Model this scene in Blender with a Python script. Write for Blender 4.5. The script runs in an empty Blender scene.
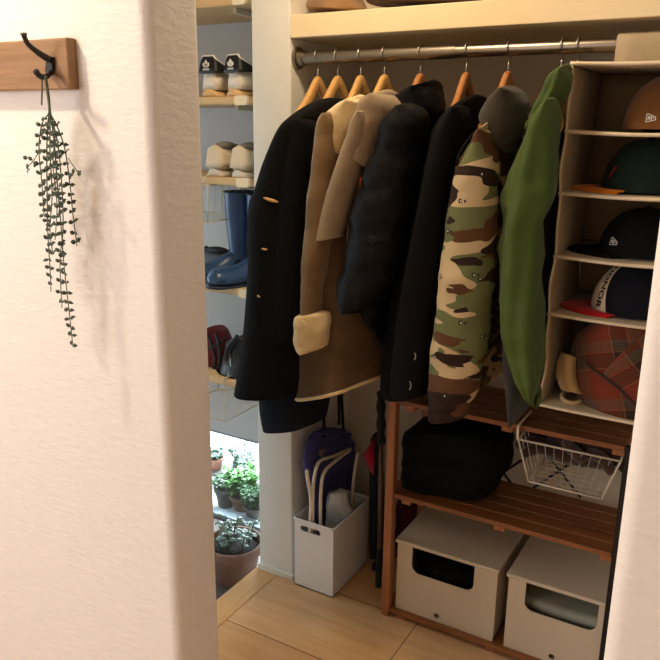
import bpy, bmesh, math, random
from mathutils import Vector, Matrix, noise
R_ = random.Random(7)
PI = math.pi
SC = bpy.context.scene
COL = SC.collection

# ------------------------------------------------------------------ camera (fitted to the vanishing points of the room)
F = 739.7
CR = Vector((0.86261992, 0.50573666, 0.01083089))
CU = Vector((-0.14251779, 0.22243308, 0.96447509))
CW = Vector((-0.48536127, 0.83351902, -0.26395168))
EYE = Vector((0, 0, 1.5))
def ray(u, v): return CW * F + CR * (u - 330) + CU * (330 - v)
def PY(u, v, Y):
    d = ray(u, v); return EYE + d * (Y / d.y)
def PX(u, v, X):
    d = ray(u, v); return EYE + d * (X / d.x)
def PZ(u, v, Z):
    d = ray(u, v); return EYE + d * ((Z - 1.5) / d.z)

cam = bpy.data.cameras.new('camera')
cam.sensor_fit = 'HORIZONTAL'; cam.sensor_width = 36; cam.lens = 36 * F / 660
cam.clip_start = .02
co = bpy.data.objects.new('camera', cam); COL.objects.link(co)
M = Matrix((CR, CU, -CW)).transposed().to_4x4(); M.translation = EYE
co.matrix_world = M
SC.camera = co

# ------------------------------------------------------------------ materials
def srgb(c):
    return tuple(((x / 255 + .055) / 1.055) ** 2.4 if x / 255 > .04045 else x / 255 / 12.92 for x in c) + (1,)
class NT:
    def __init__(s, name):
        s.m = bpy.data.materials.new(name); s.m.use_nodes = True
        s.t = s.m.node_tree; s.t.nodes.clear()
        s.out = s.n('ShaderNodeOutputMaterial'); s.b = s.n('ShaderNodeBsdfPrincipled')
        s.l(s.b.outputs[0], s.out.inputs[0])
    def n(s, t, **k):
        x = s.t.nodes.new(t)
        for a, b in k.items():
            if a in x.inputs: x.inputs[a].default_value = b
            else: setattr(x, a, b)
        return x
    def l(s, a, b): s.t.links.new(a, b)
    def coord(s, scale=(1, 1, 1), rot=(0, 0, 0)):
        c = s.n('ShaderNodeTexCoord'); m = s.n('ShaderNodeMapping')
        m.inputs['Scale'].default_value = scale; m.inputs['Rotation'].default_value = rot
        s.l(c.outputs['Object'], m.inputs[0]); return m.outputs[0]
    def noise(s, vec, scale, detail=3, rough=.5, dist=0):
        x = s.n('ShaderNodeTexNoise'); x.inputs['Scale'].default_value = scale; x.inputs['Detail'].default_value = detail
        x.inputs['Roughness'].default_value = rough; x.inputs['Distortion'].default_value = dist
        s.l(vec, x.inputs['Vector']); return x.outputs[0]
    def ramp(s, fac, stops, interp='LINEAR'):
        r = s.n('ShaderNodeValToRGB'); r.color_ramp.interpolation = interp
        e = r.color_ramp.elements
        while len(e) < len(stops): e.new(.5)
        for i, (p, c) in enumerate(stops): e[i].position = p; e[i].color = c
        s.l(fac, r.inputs[0]); return r.outputs[0]
    def mix(s, fac, a, b):
        x = s.n('ShaderNodeMix', data_type='RGBA')
        for sock, val in ((x.inputs[0], fac), (x.inputs[6], a), (x.inputs[7], b)):
            if hasattr(val, 'is_linked'): s.l(val, sock)
            else: sock.default_value = val
        return x.outputs[2]
    def math(s, op, a, b=0):
        x = s.n('ShaderNodeMath', operation=op)
        for sock, val in ((x.inputs[0], a), (x.inputs[1], b)):
            if hasattr(val, 'is_linked'): s.l(val, sock)
            else: sock.default_value = val
        return x.outputs[0]
    def bump(s, h, strength, dist=.01):
        b = s.n('ShaderNodeBump'); b.inputs['Strength'].default_value = strength; b.inputs['Distance'].default_value = dist
        s.l(h, b.inputs['Height']); s.l(b.outputs[0], s.b.inputs['Normal'])
    def base(s, c):
        if hasattr(c, 'is_linked'): s.l(c, s.b.inputs['Base Color'])
        else: s.b.inputs['Base Color'].default_value = c

def sc(c, k): return tuple(min(1, x * k) for x in c[:3]) + (1,)
def plain(name, rgb, rough=.6, metal=0, var=.12, nscale=12, bump=0, bscale=60, bdist=.004, sheen=0, spec=None, stretch=(1, 1, 1)):
    n = NT(name); c = srgb(rgb)
    v = n.coord(stretch)
    f = n.noise(v, nscale, 3)
    n.base(n.ramp(f, [(.3, sc(c, 1 - var)), (.7, sc(c, 1 + var))]))
    n.b.inputs['Roughness'].default_value = rough; n.b.inputs['Metallic'].default_value = metal
    if sheen:
        n.b.inputs['Sheen Weight'].default_value = sheen; n.b.inputs['Sheen Roughness'].default_value = .5
    if spec is not None: n.b.inputs['Specular IOR Level'].default_value = spec
    if bump: n.bump(n.noise(n.coord(stretch), bscale, 4, .6), bump, bdist)
    return n.m
def fabric(name, rgb, var=.18, bump=.35, bscale=160, sheen=.15, rough=.9, spec=.15):
    return plain(name, rgb, rough, 0, var, 9, bump, bscale, .004, sheen, spec)
def wood(name, a, b, axis=0, rough=.45, scale=1, ring=26):
    n = NT(name); st = [14, 14, 14]; st[axis] = 1.2
    v = n.coord(tuple(x * scale for x in st))
    f = n.noise(v, 1.6, 5, .6, .6); g = n.noise(v, ring / 6, 2, .5, 1.5)
    k = n.math('MULTIPLY_ADD', g, .45); k = n.math('ADD', n.math('MULTIPLY', f, .65), n.math('MULTIPLY', g, .4))
    n.base(n.ramp(k, [(.32, srgb(b)), (.68, srgb(a))]))
    n.b.inputs['Roughness'].default_value = rough
    n.bump(k, .12, .002)
    return n.m

def wallmat(name, rgb, strength=.55):
    n = NT(name); c = srgb(rgb)
    v = n.coord((34, 34, 105)); h = n.noise(v, 1.0, 4, .6, .35)
    w = n.noise(n.coord((90, 90, 170)), 1, 2)
    hh = n.math('ADD', h, n.math('MULTIPLY', w, .25))
    n.base(n.ramp(h, [(.25, sc(c, .97)), (.75, sc(c, 1.02))]))
    n.b.inputs['Roughness'].default_value = .85; n.b.inputs['Specular IOR Level'].default_value = .25
    n.bump(hh, strength, .006)
    return n.m

MT = {}
MT['wall'] = wallmat('plaster_wallpaper', (232, 225, 217), .26)
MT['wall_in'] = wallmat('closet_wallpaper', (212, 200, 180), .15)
MT['wall_genkan'] = wallmat('entrance_wallpaper', (205, 206, 208), .3)
MT['trimwhite'] = plain('painted_trim', (226, 222, 212), .45, var=.02, bump=.08, bscale=70)
MT['board'] = plain('painted_board', (236, 214, 172), .5, var=.02)
MT['ceil'] = plain('ceiling_paint', (230, 224, 214), .9, var=.02)

def floormat():
    n = NT('floor_planks')
    c = n.n('ShaderNodeTexCoord'); sep = n.n('ShaderNodeSeparateXYZ'); n.l(c.outputs['Object'], sep.inputs[0])
    x, y = sep.outputs[0], sep.outputs[1]
    row = n.math('DIVIDE', n.math('ADD', y, 9.09 - 1.575), .303)
    idx = n.math('FLOOR', row); fy = n.math('FRACT', row)
    xo = n.math('DIVIDE', n.math('ADD', x, n.math('ADD', n.math('MULTIPLY', idx, .37), 20.6)), .91)
    ix = n.math('FLOOR', xo); fx = n.math('FRACT', xo)
    ly = n.math('LESS_THAN', n.math('ABSOLUTE', n.math('SUBTRACT', fy, .5)), .4945)
    lx = n.math('LESS_THAN', n.math('ABSOLUTE', n.math('SUBTRACT', fx, .5)), .4985)
    ok = n.math('MULTIPLY', lx, ly)
    wn = n.n('ShaderNodeTexWhiteNoise', noise_dimensions='2D')
    cb = n.n('ShaderNodeCombineXYZ'); n.l(idx, cb.inputs[0]); n.l(ix, cb.inputs[1]); n.l(cb.outputs[0], wn.inputs[0])
    g = n.noise(n.coord((1.5, 18, 1)), 2.2, 5, .6, .4)
    k = n.math('ADD', n.math('MULTIPLY', g, .75), n.math('MULTIPLY', wn.outputs[0], .22))
    wc = n.ramp(k, [(.25, srgb((198, 146, 96))), (.75, srgb((224, 178, 126)))])
    n.base(n.mix(ok, srgb((110, 70, 40)), wc))
    n.b.inputs['Roughness'].default_value = .2; n.b.inputs['Coat Weight'].default_value = .7; n.b.inputs['Coat Roughness'].default_value = .12
    n.bump(n.math('ADD', ok, n.math('MULTIPLY', g, .04)), .25, .002)
    return n.m
MT['floor'] = floormat()
MT['kamachi'] = wood('step_wood', (220, 172, 118), (202, 148, 92), 1, .18)
MT['genkan'] = plain('entrance_tile', (92, 80, 72), .6, var=.2, bump=.2, bscale=40)
MT['ground'] = plain('pale_concrete', (215, 218, 220), .9, var=.06, bump=.2)
MT['ash'] = wood('pale_shelf_wood', (222, 190, 140), (200, 164, 112), 0, .5)
MT['peg'] = plain('pale_peg', (240, 224, 192), .5, var=.03)
MT['plank'] = wood('rustic_pine', (164, 124, 82), (112, 78, 48), 0, .6, 1, 16)
MT['iron'] = plain('black_iron', (52, 50, 48), .45, .7, .15, bump=.15, bscale=150)
MT['hanger'] = wood('hanger_beech', (226, 182, 116), (200, 146, 80), 1, .35)
MT['hanger2'] = wood('hanger_amber', (196, 138, 84), (168, 106, 58), 1, .35)
MT['steel'] = plain('brushed_steel', (150, 140, 126), .34, 1, .05, 30, stretch=(.2, 5, 5))
MT['wire'] = plain('thin_steel_wire', (190, 186, 178), .35, .9, .05)
MT['whitewire'] = plain('white_coated_wire', (206, 194, 170), .4, 0, .03)
MT['blackmetal'] = plain('black_metal', (22, 21, 22), .45, .3, .1)
MT['teak'] = wood('reddish_shelf_wood', (152, 92, 46), (106, 60, 28), 0, .4)
MT['teakv'] = wood('reddish_post_wood', (170, 108, 62), (138, 82, 42), 2, .45)
MT['plastic'] = plain('matte_cream_plastic', (206, 190, 164), .45, 0, .015, bump=.04, bscale=300)
MT['plasticw'] = plain('white_plastic', (232, 229, 224), .4, 0, .01)
MT['dark'] = plain('dark_void', (14, 12, 11), .9)
MT['duffel'] = fabric('black_wool', (15, 15, 16), bump=.5, bscale=220, sheen=.0)
MT['navy'] = fabric('dark_navy_wool', (20, 24, 32), bump=.5, bscale=220, sheen=.0)
MT['suede'] = fabric('brown_suede', (122, 96, 64), var=.25, bump=.4, bscale=90, sheen=.3)
MT['suededk'] = fabric('dark_brown_suede', (92, 70, 46), var=.3, bump=.4, bscale=90, sheen=.2)  # same suede for the coat body, its shade put into a darker colour
MT['fleece'] = fabric('cream_fleece', (222, 196, 146), var=.15, bump=1.0, bscale=110, sheen=.4)
MT['beige'] = fabric('taupe_wool', (154, 134, 108), var=.06, bump=.5, bscale=260)
MT['puffer'] = plain('black_nylon', (10, 11, 14), .6, 0, .1, 12, .6, 34, .012, 0, .22)
MT['jacket'] = fabric('black_twill', (13, 13, 14), bump=.4, bscale=200, sheen=0)
MT['olive'] = fabric('dark_olive_fleece', (56, 50, 38), bump=.5, bscale=200)
MT['green'] = plain('green_shell', (62, 80, 16), .62, 0, .1, 5, .25, 22, .008, .1, .3)
MT['charcoal'] = fabric('charcoal_cloth', (62, 60, 58), bump=.4, bscale=200)
MT['blackcloth'] = fabric('black_cloth', (11, 12, 15), bump=.5, bscale=120, sheen=0)
MT['canvas'] = plain('beige_nonwoven', (178, 158, 128), .85, 0, .04, 14, .35, 220, .003, .1, .2)
MT['canvasedge'] = plain('cream_binding', (226, 206, 172), .8, 0, .03)
MT['capbrown'] = fabric('brown_twill', (112, 72, 34), bump=.4)
MT['capgreen'] = fabric('bottle_green_twill', (26, 38, 30), bump=.4, sheen=.03)
MT['caporange'] = fabric('orange_brim_cloth', (222, 128, 32), bump=.3)
MT['capblack'] = fabric('black_cap_cloth', (13, 13, 14), bump=.4, sheen=0)
MT['capnavy'] = fabric('black_navy_cap_cloth', (20, 22, 28), bump=.4, sheen=.03)
MT['capred'] = fabric('red_cap_cloth', (182, 30, 32), bump=.3)
MT['capwhite'] = fabric('white_cap_cloth', (218, 200, 168), var=.05, bump=.3)
MT['print'] = plain('white_print', (232, 226, 214), .7, var=.02)
MT['printblack'] = plain('black_print', (20, 18, 18), .7, var=.02)
MT['redprint'] = plain('red_print', (190, 26, 44), .6, var=.05)
MT['hatbeige'] = fabric('beige_fleece', (206, 176, 122), bump=.6)
MT['glove'] = fabric('dark_brown_knit', (62, 42, 32), var=.3, bump=1.0, bscale=90, sheen=.3)
MT['bagbeige'] = fabric('taupe_bag_cloth', (150, 118, 84), bump=.4)
MT['bagbrown'] = fabric('dark_brown_bag_cloth', (70, 50, 38), bump=.4)
MT['bluebag'] = plain('blue_nylon', (66, 68, 134), .55, 0, .15, 8, .3, 30, .006)
MT['strap'] = fabric('black_strap', (24, 24, 26))
MT['tubing'] = plain('pale_tube', (234, 222, 198), .4, 0, .05)
MT['poly'] = plain('crumpled_grey_plastic', (196, 196, 192), .3, 0, .12, 20, .8, 40, .01)
MT['brownstick'] = wood('brown_shaft_wood', (112, 78, 56), (84, 56, 40), 2, .5)
MT['grip'] = plain('black_foam_grip', (20, 20, 20), .85, var=.1, bump=.4, bscale=120)
MT['umbnavy'] = fabric('dark_navy_umbrella_cloth', (26, 30, 40), bump=.3)
MT['red'] = fabric('red_cloth', (164, 26, 44))
MT['burgundy'] = fabric('burgundy_cloth', (74, 24, 30))
MT['terra'] = plain('terracotta', (172, 120, 96), .8, 0, .1, 10, .2, 60)
MT['terradk'] = plain('weathered_terracotta', (134, 102, 88), .85, 0, .15, 10, .25, 60)
MT['greypot'] = plain('grey_pot', (104, 100, 94), .8, 0, .12, 10, .2, 60)
MT['soil'] = plain('dark_soil', (46, 38, 32), .95, 0, .3, 60, .8, 80, .01)
MT['leafdk'] = plain('garland_leaf', (42, 56, 38), .6, 0, .25, 40)
MT['stem'] = plain('garland_stem', (66, 78, 50), .6, 0, .15, 40)
MT['leafgreen'] = plain('bright_leaf', (84, 142, 62), .5, 0, .35, 40)
MT['leafgrey'] = plain('grey_green_leaf', (118, 140, 122), .5, 0, .3, 40)
MT['leafdeep'] = plain('deep_green_leaf', (52, 92, 48), .5, 0, .35, 40)
MT['boot'] = plain('blue_rubber', (44, 74, 114), .3, 0, .08, 10)
MT['bootsole'] = plain('navy_rubber_sole', (24, 34, 54), .5)
MT['shoewhite'] = plain('cream_leather', (234, 222, 202), .5, 0, .04, 14)
MT['shoegum'] = plain('gum_sole', (222, 184, 130), .5, 0, .05)
MT['shoeblack'] = plain('black_leather', (22, 20, 19), .5)
MT['shoegrey'] = fabric('grey_suede', (128, 122, 112))
MT['shoecream'] = fabric('cream_canvas', (222, 205, 178), var=.05)
MT['soleoff'] = plain('offwhite_sole', (214, 206, 192), .5)
MT['solegrey'] = plain('grey_sole', (128, 126, 122), .6)
MT['pack_red'] = plain('dark_red_nylon', (124, 34, 44), .5, 0, .2, 14, .4, 40, .006)
MT['pack_black'] = plain('glossy_black_nylon', (24, 26, 34), .28, 0, .2, 14, .4, 30, .008)
MT['lace'] = plain('black_lace', (26, 24, 26), .7)
MT['reflect'] = plain('pale_blue_reflector', (190, 214, 226), .4)
MT['winframe'] = plain('aluminium_window_frame', (150, 160, 166), .4, .6, .03)
MT['horn'] = plain('horn_toggle', (206, 160, 96), .35, 0, .2, 60)
MT['paper'] = plain('pale_grey_paper', (165, 166, 148), .7, 0, .06)
MT['label'] = plain('grey_tag', (120, 112, 108), .6)

def glassmat():
    n = NT('window_glass'); n.t.nodes.remove(n.b)
    t = n.n('ShaderNodeBsdfTransparent'); g = n.n('ShaderNodeBsdfGlossy'); g.inputs['Roughness'].default_value = .02
    t.inputs[0].default_value = (.95, .98, .98, 1)
    mx = n.n('ShaderNodeMixShader'); mx.inputs[0].default_value = .05; n.l(t.outputs[0], mx.inputs[1]); n.l(g.outputs[0], mx.inputs[2])
    n.l(mx.outputs[0], n.out.inputs[0]); return n.m
MT['glass'] = glassmat()

def camomat():
    n = NT('camouflage_cotton')
    wv = n.noise(n.coord((9, 9, 14)), 1, 2)
    def layer(off, sc_, thr):
        c = n.n('ShaderNodeTexCoord'); m = n.n('ShaderNodeMapping'); n.l(c.outputs['Object'], m.inputs[0])
        m.inputs['Location'].default_value = off; m.inputs['Scale'].default_value = sc_
        f = n.noise(m.outputs[0], 1, 1.6, .5, .9)
        return n.math('GREATER_THAN', f, thr)
    base = srgb((194, 170, 128))
    c1 = n.mix(layer((3.1, 1.7, .4), (5.4, 5.4, 12), .53), base, srgb((104, 108, 68)))
    c2 = n.mix(layer((2.3, 9.1, 5.9), (5.4, 5.4, 14), .55), c1, srgb((90, 60, 38)))
    c3 = n.mix(layer((2.3, 9.2, 6.3), (5.6, 5.6, 15), .585), c2, srgb((46, 32, 24)))
    n.base(c3)
    n.b.inputs['Roughness'].default_value = .85; n.b.inputs['Specular IOR Level'].default_value = .2
    n.bump(n.noise(n.coord(), 220, 3), .3, .003)
    return n.m
MT['camo'] = camomat()

def plaidmat(rot=(.5, .35, .55), off=0):
    n = NT('red_brown_plaid')
    m = n.coord((1, 1, 1), rot)
    sep = n.n('ShaderNodeSeparateXYZ'); n.l(m, sep.inputs[0])
    def bands(s, per, off):
        f = n.math('FRACT', n.math('ADD', n.math('DIVIDE', s, per), off))
        return n.ramp(f, [(0, srgb((122, 54, 36))), (.34, srgb((110, 48, 32))), (.38, srgb((150, 98, 74))), (.40, srgb((54, 44, 32))), (.62, srgb((48, 40, 30))), (.66, srgb((140, 74, 52))), (.68, srgb((92, 78, 60))), (.82, srgb((98, 84, 66))), (.86, srgb((118, 54, 36)))], 'CONSTANT')
    a = bands(sep.outputs[0], .13, .2 + off); b = bands(sep.outputs[2], .13, .35 + off)
    n.base(n.mix(.5, a, b))
    n.b.inputs['Roughness'].default_value = .95; n.b.inputs['Sheen Weight'].default_value = .2
    n.b.inputs['Specular IOR Level'].default_value = .1
    n.bump(n.noise(n.coord(), 240, 3), .6, .004)
    return n.m
MT['plaid'] = plaidmat((.4, .2, .25), .62); MT['plaid2'] = plaidmat((.2, .7, .3), .98)

# ------------------------------------------------------------------ objects
WL = {}
def tag(o, label=None, cat=None, group=None, kind=None):
    if label: o['label'] = label
    if cat: o['category'] = cat
    if group: o['group'] = group
    if kind: o['kind'] = kind
    return o
def thing(name, label, cat, loc=(0, 0, 0), group=None):
    o = bpy.data.objects.new(name, None); COL.objects.link(o); o.location = loc
    o.empty_display_size = .05
    WL[o] = Vector(loc); return tag(o, label, cat, group)
def dup(root, loc, rot=(0, 0, 0), label=None, group=None, mats=None):
    r = root.copy(); COL.objects.link(r); r.location = loc; r.rotation_euler = rot
    WL[r] = Vector(loc)
    if label: r['label'] = label
    if group: r['group'] = group
    for ch in list(root.children):
        c = ch.copy(); COL.objects.link(c); c.parent = r
        for g in ch.children:
            d = g.copy(); COL.objects.link(d); d.parent = c
    return r

class G:
    def __init__(s): s.v = []; s.f = []
    def add(s, vs, fs):
        o = len(s.v); s.v += [Vector(x) for x in vs]; s.f += [tuple(i + o for i in f) for f in fs]; return s
    def box(s, lo, hi):
        x0, y0, z0 = lo; x1, y1, z1 = hi
        return s.add([(x0, y0, z0), (x1, y0, z0), (x1, y1, z0), (x0, y1, z0), (x0, y0, z1), (x1, y0, z1), (x1, y1, z1), (x0, y1, z1)],
                     [(0, 3, 2, 1), (4, 5, 6, 7), (0, 1, 5, 4), (1, 2, 6, 5), (2, 3, 7, 6), (3, 0, 4, 7)])
    def beam(s, a, b, w, h, up=(0, 0, 1)):
        a, b = Vector(a), Vector(b); d = (b - a).normalized(); up = Vector(up)
        sd = d.cross(up)
        if sd.length < 1e-4: sd = d.cross(Vector((1, 0, 0)))
        sd.normalize(); u2 = sd.cross(d)
        vs = []
        for p in (a, b):
            for i, j in ((-1, -1), (1, -1), (1, 1), (-1, 1)): vs.append(p + sd * (i * w / 2) + u2 * (j * h / 2))
        return s.add(vs, [(3, 2, 1, 0), (4, 5, 6, 7), (0, 1, 5, 4), (1, 2, 6, 5), (2, 3, 7, 6), (3, 0, 4, 7)])
    def loft(s, rings, cap0=True, cap1=True, closed=False):
        n = len(rings[0]); vs = [p for r in rings for p in r]; fs = []
        m = len(rings)
        for i in range(m if closed else m - 1):
            a = i * n; b = ((i + 1) % m) * n
            for j in range(n):
                k = (j + 1) % n; fs.append((a + j, a + k, b + k, b + j))
        if not closed:
            if cap0: fs.append(tuple(range(n - 1, -1, -1)))
            if cap1: fs.append(tuple((m - 1) * n + j for j in range(n)))
        return s.add(vs, fs)
    def tube(s, pts, r, n=8, closed=False):
        pts = [Vector(p) for p in pts]; m = len(pts)
        rs = r if isinstance(r, (list, tuple)) else [r] * m
        rings = []; up = None
        for i, p in enumerate(pts):
            if closed: t = pts[(i + 1) % m] - pts[i - 1]
            else: t = pts[min(i + 1, m - 1)] - pts[max(i - 1, 0)]
            t.normalize()
            if up is None:
                up = Vector((0, 0, 1)) if abs(t.z) < .9 else Vector((0, 1, 0))
            sd = t.cross(up).normalized(); up = sd.cross(t).normalized()
            rings.append([p + (sd * math.cos(a) + up * math.sin(a)) * rs[i] for a in (2 * PI * j / n for j in range(n))])
        return s.loft(rings, closed=closed)
    def lathe(s, prof, c, n=32, capb=True, capt=True):
        c = Vector(c)
        return s.loft([[c + Vector((r * math.cos(2 * PI * j / n), r * math.sin(2 * PI * j / n), z)) for j in range(n)] for r, z in prof], capb, capt)
    def grid(s, fn, nu, nv, closed_u=False):
        vs = [fn(i / nu, j / nv) for j in range(nv + 1) for i in range(nu + (0 if closed_u else 1))]
        w = nu if closed_u else nu + 1; fs = []
        for j in range(nv):
            for i in range(nu):
                k = (i + 1) % w; fs.append((j * w + i, j * w + k, (j + 1) * w + k, (j + 1) * w + i))
        return s.add(vs, fs)
    def prism(s, loops, to3, t0, t1):
        """loops: outer and hole outlines (2-D); to3(a, b, t) -> point"""
        bm = bmesh.new(); edges = []
        for lp in loops:
            vs = [bm.verts.new((a, b, 0)) for a, b in lp]
            for i in range(len(vs)): edges.append(bm.edges.new((vs[i], vs[(i + 1) % len(vs)])))
        bmesh.ops.triangle_fill(bm, use_beauty=True, edges=edges, normal=(0, 0, 1))
        bm.verts.index_update(); o = []
        pts = [(v.co.x, v.co.y) for v in bm.verts]; tris = [tuple(v.index for v in f.verts) for f in bm.faces]; bm.free()
        n = len(pts)
        vs = [to3(a, b, t0) for a, b in pts] + [to3(a, b, t1) for a, b in pts]
        fs = [t for t in tris] + [tuple(i + n for i in reversed(t)) for t in tris]
        k = 0
        for lp in loops:
            m = len(lp)
            for i in range(m): fs.append((k + i, k + (i + 1) % m, n + k + (i + 1) % m, n + k + i))
            k += m
        return s.add(vs, fs)
    def obj(s, name, mat, parent=None, smooth=True, bevel=0, sub=0, segs=2, angle=None, solid=0):
        vs = s.v
        if parent is not None: org = WL[parent]
        else:
            xs = [v.x for v in vs]; ys = [v.y for v in vs]; zs = [v.z for v in vs]
            org = Vector(((min(xs) + max(xs)) / 2, (min(ys) + max(ys)) / 2, min(zs)))
        me = bpy.data.meshes.new(name); me.from_pydata([v - org for v in vs], [], s.f)
        me.validate()
        bm = bmesh.new(); bm.from_mesh(me); bmesh.ops.recalc_face_normals(bm, faces=bm.faces); bm.to_mesh(me); bm.free()
        m = MT[mat] if isinstance(mat, str) else mat
        me.materials.append(m)
        o = bpy.data.objects.new(name, me); COL.objects.link(o)
        if parent is not None: o.parent = parent
        else: o.location = org
        WL[o] = org
        if smooth:
            me.polygons.foreach_set('use_smooth', [True] * len(me.polygons))
            if angle is not None: me.set_sharp_from_angle(angle=math.radians(angle))
        if solid:
            k = o.modifiers.new('thick', 'SOLIDIFY'); k.thickness = solid; k.offset = 0
        if bevel:
            b = o.modifiers.new('bevel', 'BEVEL'); b.width = bevel; b.segments = segs; b.limit_method = 'ANGLE'; b.angle_limit = math.radians(50)
        if sub:
            k = o.modifiers.new('sub', 'SUBSURF'); k.levels = sub; k.render_levels = sub
        return o

def crom(p, t):
    """Catmull-Rom through a list of tuples, t in 0..len-1"""
    n = len(p); i = min(int(t), n - 2); f = t - i
    a, b, c, d = p[max(i - 1, 0)], p[i], p[i + 1], p[min(i + 2, n - 1)]
    return tuple(.5 * (2 * q + (r - o) * f + (2 * o - 5 * q + 4 * r - s) * f * f + (3 * q - o - 3 * r + s) * f ** 3) for o, q, r, s in zip(a, b, c, d))
def curve(p, k=8):
    return [Vector(crom([tuple(x) for x in p], i / k)) for i in range((len(p) - 1) * k + 1)]

def shape(rows, Y, b, n=36, k=6, fold=.0, kf=5, seed=0, quilt=None, crease=0, round0=True, sharp=2.0):
    """A cloth volume: every row gives its two outline points at depth Y; the ring between them is b deep along the hanger."""
    rr = []
    for r in rows:
        v, uL, uR = r[:3]
        vL, vR = v if isinstance(v, tuple) else (v, v)
        rr.append((vL, uL, vR, uR, r[3] if len(r) > 3 else Y, r[4] if len(r) > 4 else b))
    rings = []
    m = (len(rr) - 1) * k
    for i in range(m + 1):
        vL, uL, vR, uR, y, bb = crom(rr, i / k)
        L, Rr = PY(uL, vL, y), PY(uR, vR, y)
        C = (L + Rr) / 2; h = (Rr - L).length / 2; t = abs(C.x / C.y)
        be = min(bb, .93 * h / max(t, .05)); a = math.sqrt(max(h * h - (be * t) ** 2, (.25 * h) ** 2))
        dz = (Rr.z - L.z) / 2
        q = 0
        if quilt:
            q = abs(math.sin(PI * ((C.z + quilt[2] * 0) / quilt[0] + quilt[2]))) ** .6 - .7
        ring = []
        for j in range(n):
            ph = 2 * PI * j / n
            cx, sy = math.cos(ph), math.sin(ph)
            e = 2 / sharp
            px = math.copysign(abs(cx) ** e, cx); py = math.copysign(abs(sy) ** e, sy)
            w = 1
            if fold:
                w += fold * math.sin(kf * ph + seed + 2.2 * noise.noise(Vector((seed, C.z * 2.5, 0)))) * min(1, i / m * 2.5)
            if quilt: w += quilt[1] * q
            P = Vector((C.x + a * px * w, C.y + be * py * w, C.z + dz * px))
            if crease:
                P += Vector((cx, sy, 0)) * crease * noise.noise(Vector((P.x * 9 + seed, P.y * 9, P.z * 14)))
                P += Vector((cx, sy, 0)) * crease * .6 * noise.noise(Vector((P.x * 22 + seed, P.y * 22, P.z * 30)))
            ring.append(P)
        rings.append(ring)
    return rings
def shrink(ring, k, dz=0):
    c = sum(ring, Vector()) / len(ring)
    return [c + (p - c) * k + Vector((0, 0, dz)) for p in ring]
def cloth(name, mat, parent, rows, Y, b, open_end=True, **kw):
    rings = shape(rows, Y, b, **kw)
    top = shrink(rings[0], .55, .004); top2 = shrink(rings[0], .12, .006)
    g = G()
    rings = [top2, top] + rings
    if open_end:
        rings += [shrink(rings[-1], .985, -.003), shrink(rings[-1], .9, -.002), shrink(rings[-1], .82, .02)]
    g.loft(rings)
    o = g.obj(name, mat, parent)
    o['_rings'] = 0; del o['_rings']
    return o, rings

from mathutils.bvhtree import BVHTree
def tree(o, base=None):
    w = WL[o] if base is None else base
    return BVHTree.FromPolygons([v.co + w for v in o.data.vertices], [tuple(p.vertices) for p in o.data.polygons])
def hit_at(tr, u, v):
    d = ray(u, v).normalized(); h = tr.ray_cast(EYE, d)
    if h[0] is None: return None
    n = h[1] if h[1].dot(d) < 0 else -h[1]
    return h[0], n
def decal(g, tr, u, v, loops, size, rot=0, lift=.0015):
    """flat 2-D strokes laid on a curved surface"""
    h = hit_at(tr, u, v)
    if h is None: return
    p, n = h; sd = Vector((0, 0, 1)).cross(n).normalized(); up = n.cross(sd); c, s_ = math.cos(rot), math.sin(rot)
    for lp in loops:
        pts = []
        for a, b in lp:
            a, b = a * c - b * s_, a * s_ + b * c
            q = p + sd * a * size + up * b * size
            k = tr.ray_cast(q + n * .05, -n)
            pts.append((k[0] if k[0] is not None else q) + n * lift)
        g.add(pts, [tuple(range(len(pts)))])
# ------------------------------------------------------------------ setting
def struct(o): o['kind'] = 'structure'; return o
def roundrect(x0, y0, x1, y1, r, corners, n=8):
    """corners: subset of 'abcd' rounded (a = x0y0, b = x1y0, c = x1y1, d = x0y1)"""
    out = []
    for key, cx, cy, a0, px, py in (('a', x0 + r, y0 + r, PI, x0, y0), ('b', x1 - r, y0 + r, 1.5 * PI, x1, y0), ('c', x1 - r, y1 - r, 0, x1, y1), ('d', x0 + r, y1 - r, .5 * PI, x0, y1)):
        if key in corners:
            out += [(cx + r * math.cos(a0 + i / n * PI / 2), cy + r * math.sin(a0 + i / n * PI / 2)) for i in range(n + 1)]
        else: out.append((px, py))
    return out
XY = lambda a, b, t: Vector((a, b, t))
XZ = lambda a, b, t: Vector((a, t, b))
H = 2.42
struct(G().prism([roundrect(-3.0, .98, -.928, 1.12, .022, 'bc')], XY, 0, H).obj('wall_left', 'wall', angle=40))
struct(G().prism([roundrect(-.112, .98, 1.3, 1.12, .026, 'ad')], XY, 0, H).obj('wall_right', 'wall', angle=40))
struct(G().box((-1.226, 2.25, 0), (.45, 2.33, H)).obj('wall_back', 'wall_in', smooth=False))
struct(G().box((.38, 1.865, 0), (.45, 2.25, H)).obj('wall_closet_side', 'wall_in', smooth=False))
struct(G().prism([roundrect(-1.362, 1.865, -1.226, 2.33, .006, 'ab', 3)], XY, -.15, H).obj('wall_partition', 'trimwhite', angle=40))
bb = G().prism([roundrect(-1.366, 1.856, -1.221, 2.0, .004, 'ab', 3)], XY, 0, .019).obj('baseboard_partition', 'trimwhite', angle=40); struct(bb)
struct(G().box((.45, 1.7, 0), (1.3, 1.78, H)).obj('wall_passage', 'wall', smooth=False))
WX0, WX1, WZ0, WZ1 = -2.55, -1.375, -.15, .268
g = G().box((-2.88, 2.25, WZ1), (-1.362, 2.33, H)); g.box((-2.88, 2.25, -.15), (WX0, 2.33, WZ1)); g.box((WX1, 2.25, -.15), (-1.362, 2.33, WZ1))
struct(g.obj('wall_entrance', 'wall_genkan', smooth=False))
struct(G().box((-2.96, 1.12, -.15), (-2.88, 2.33, H)).obj('wall_entrance_side', 'wall_genkan', smooth=False))
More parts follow.
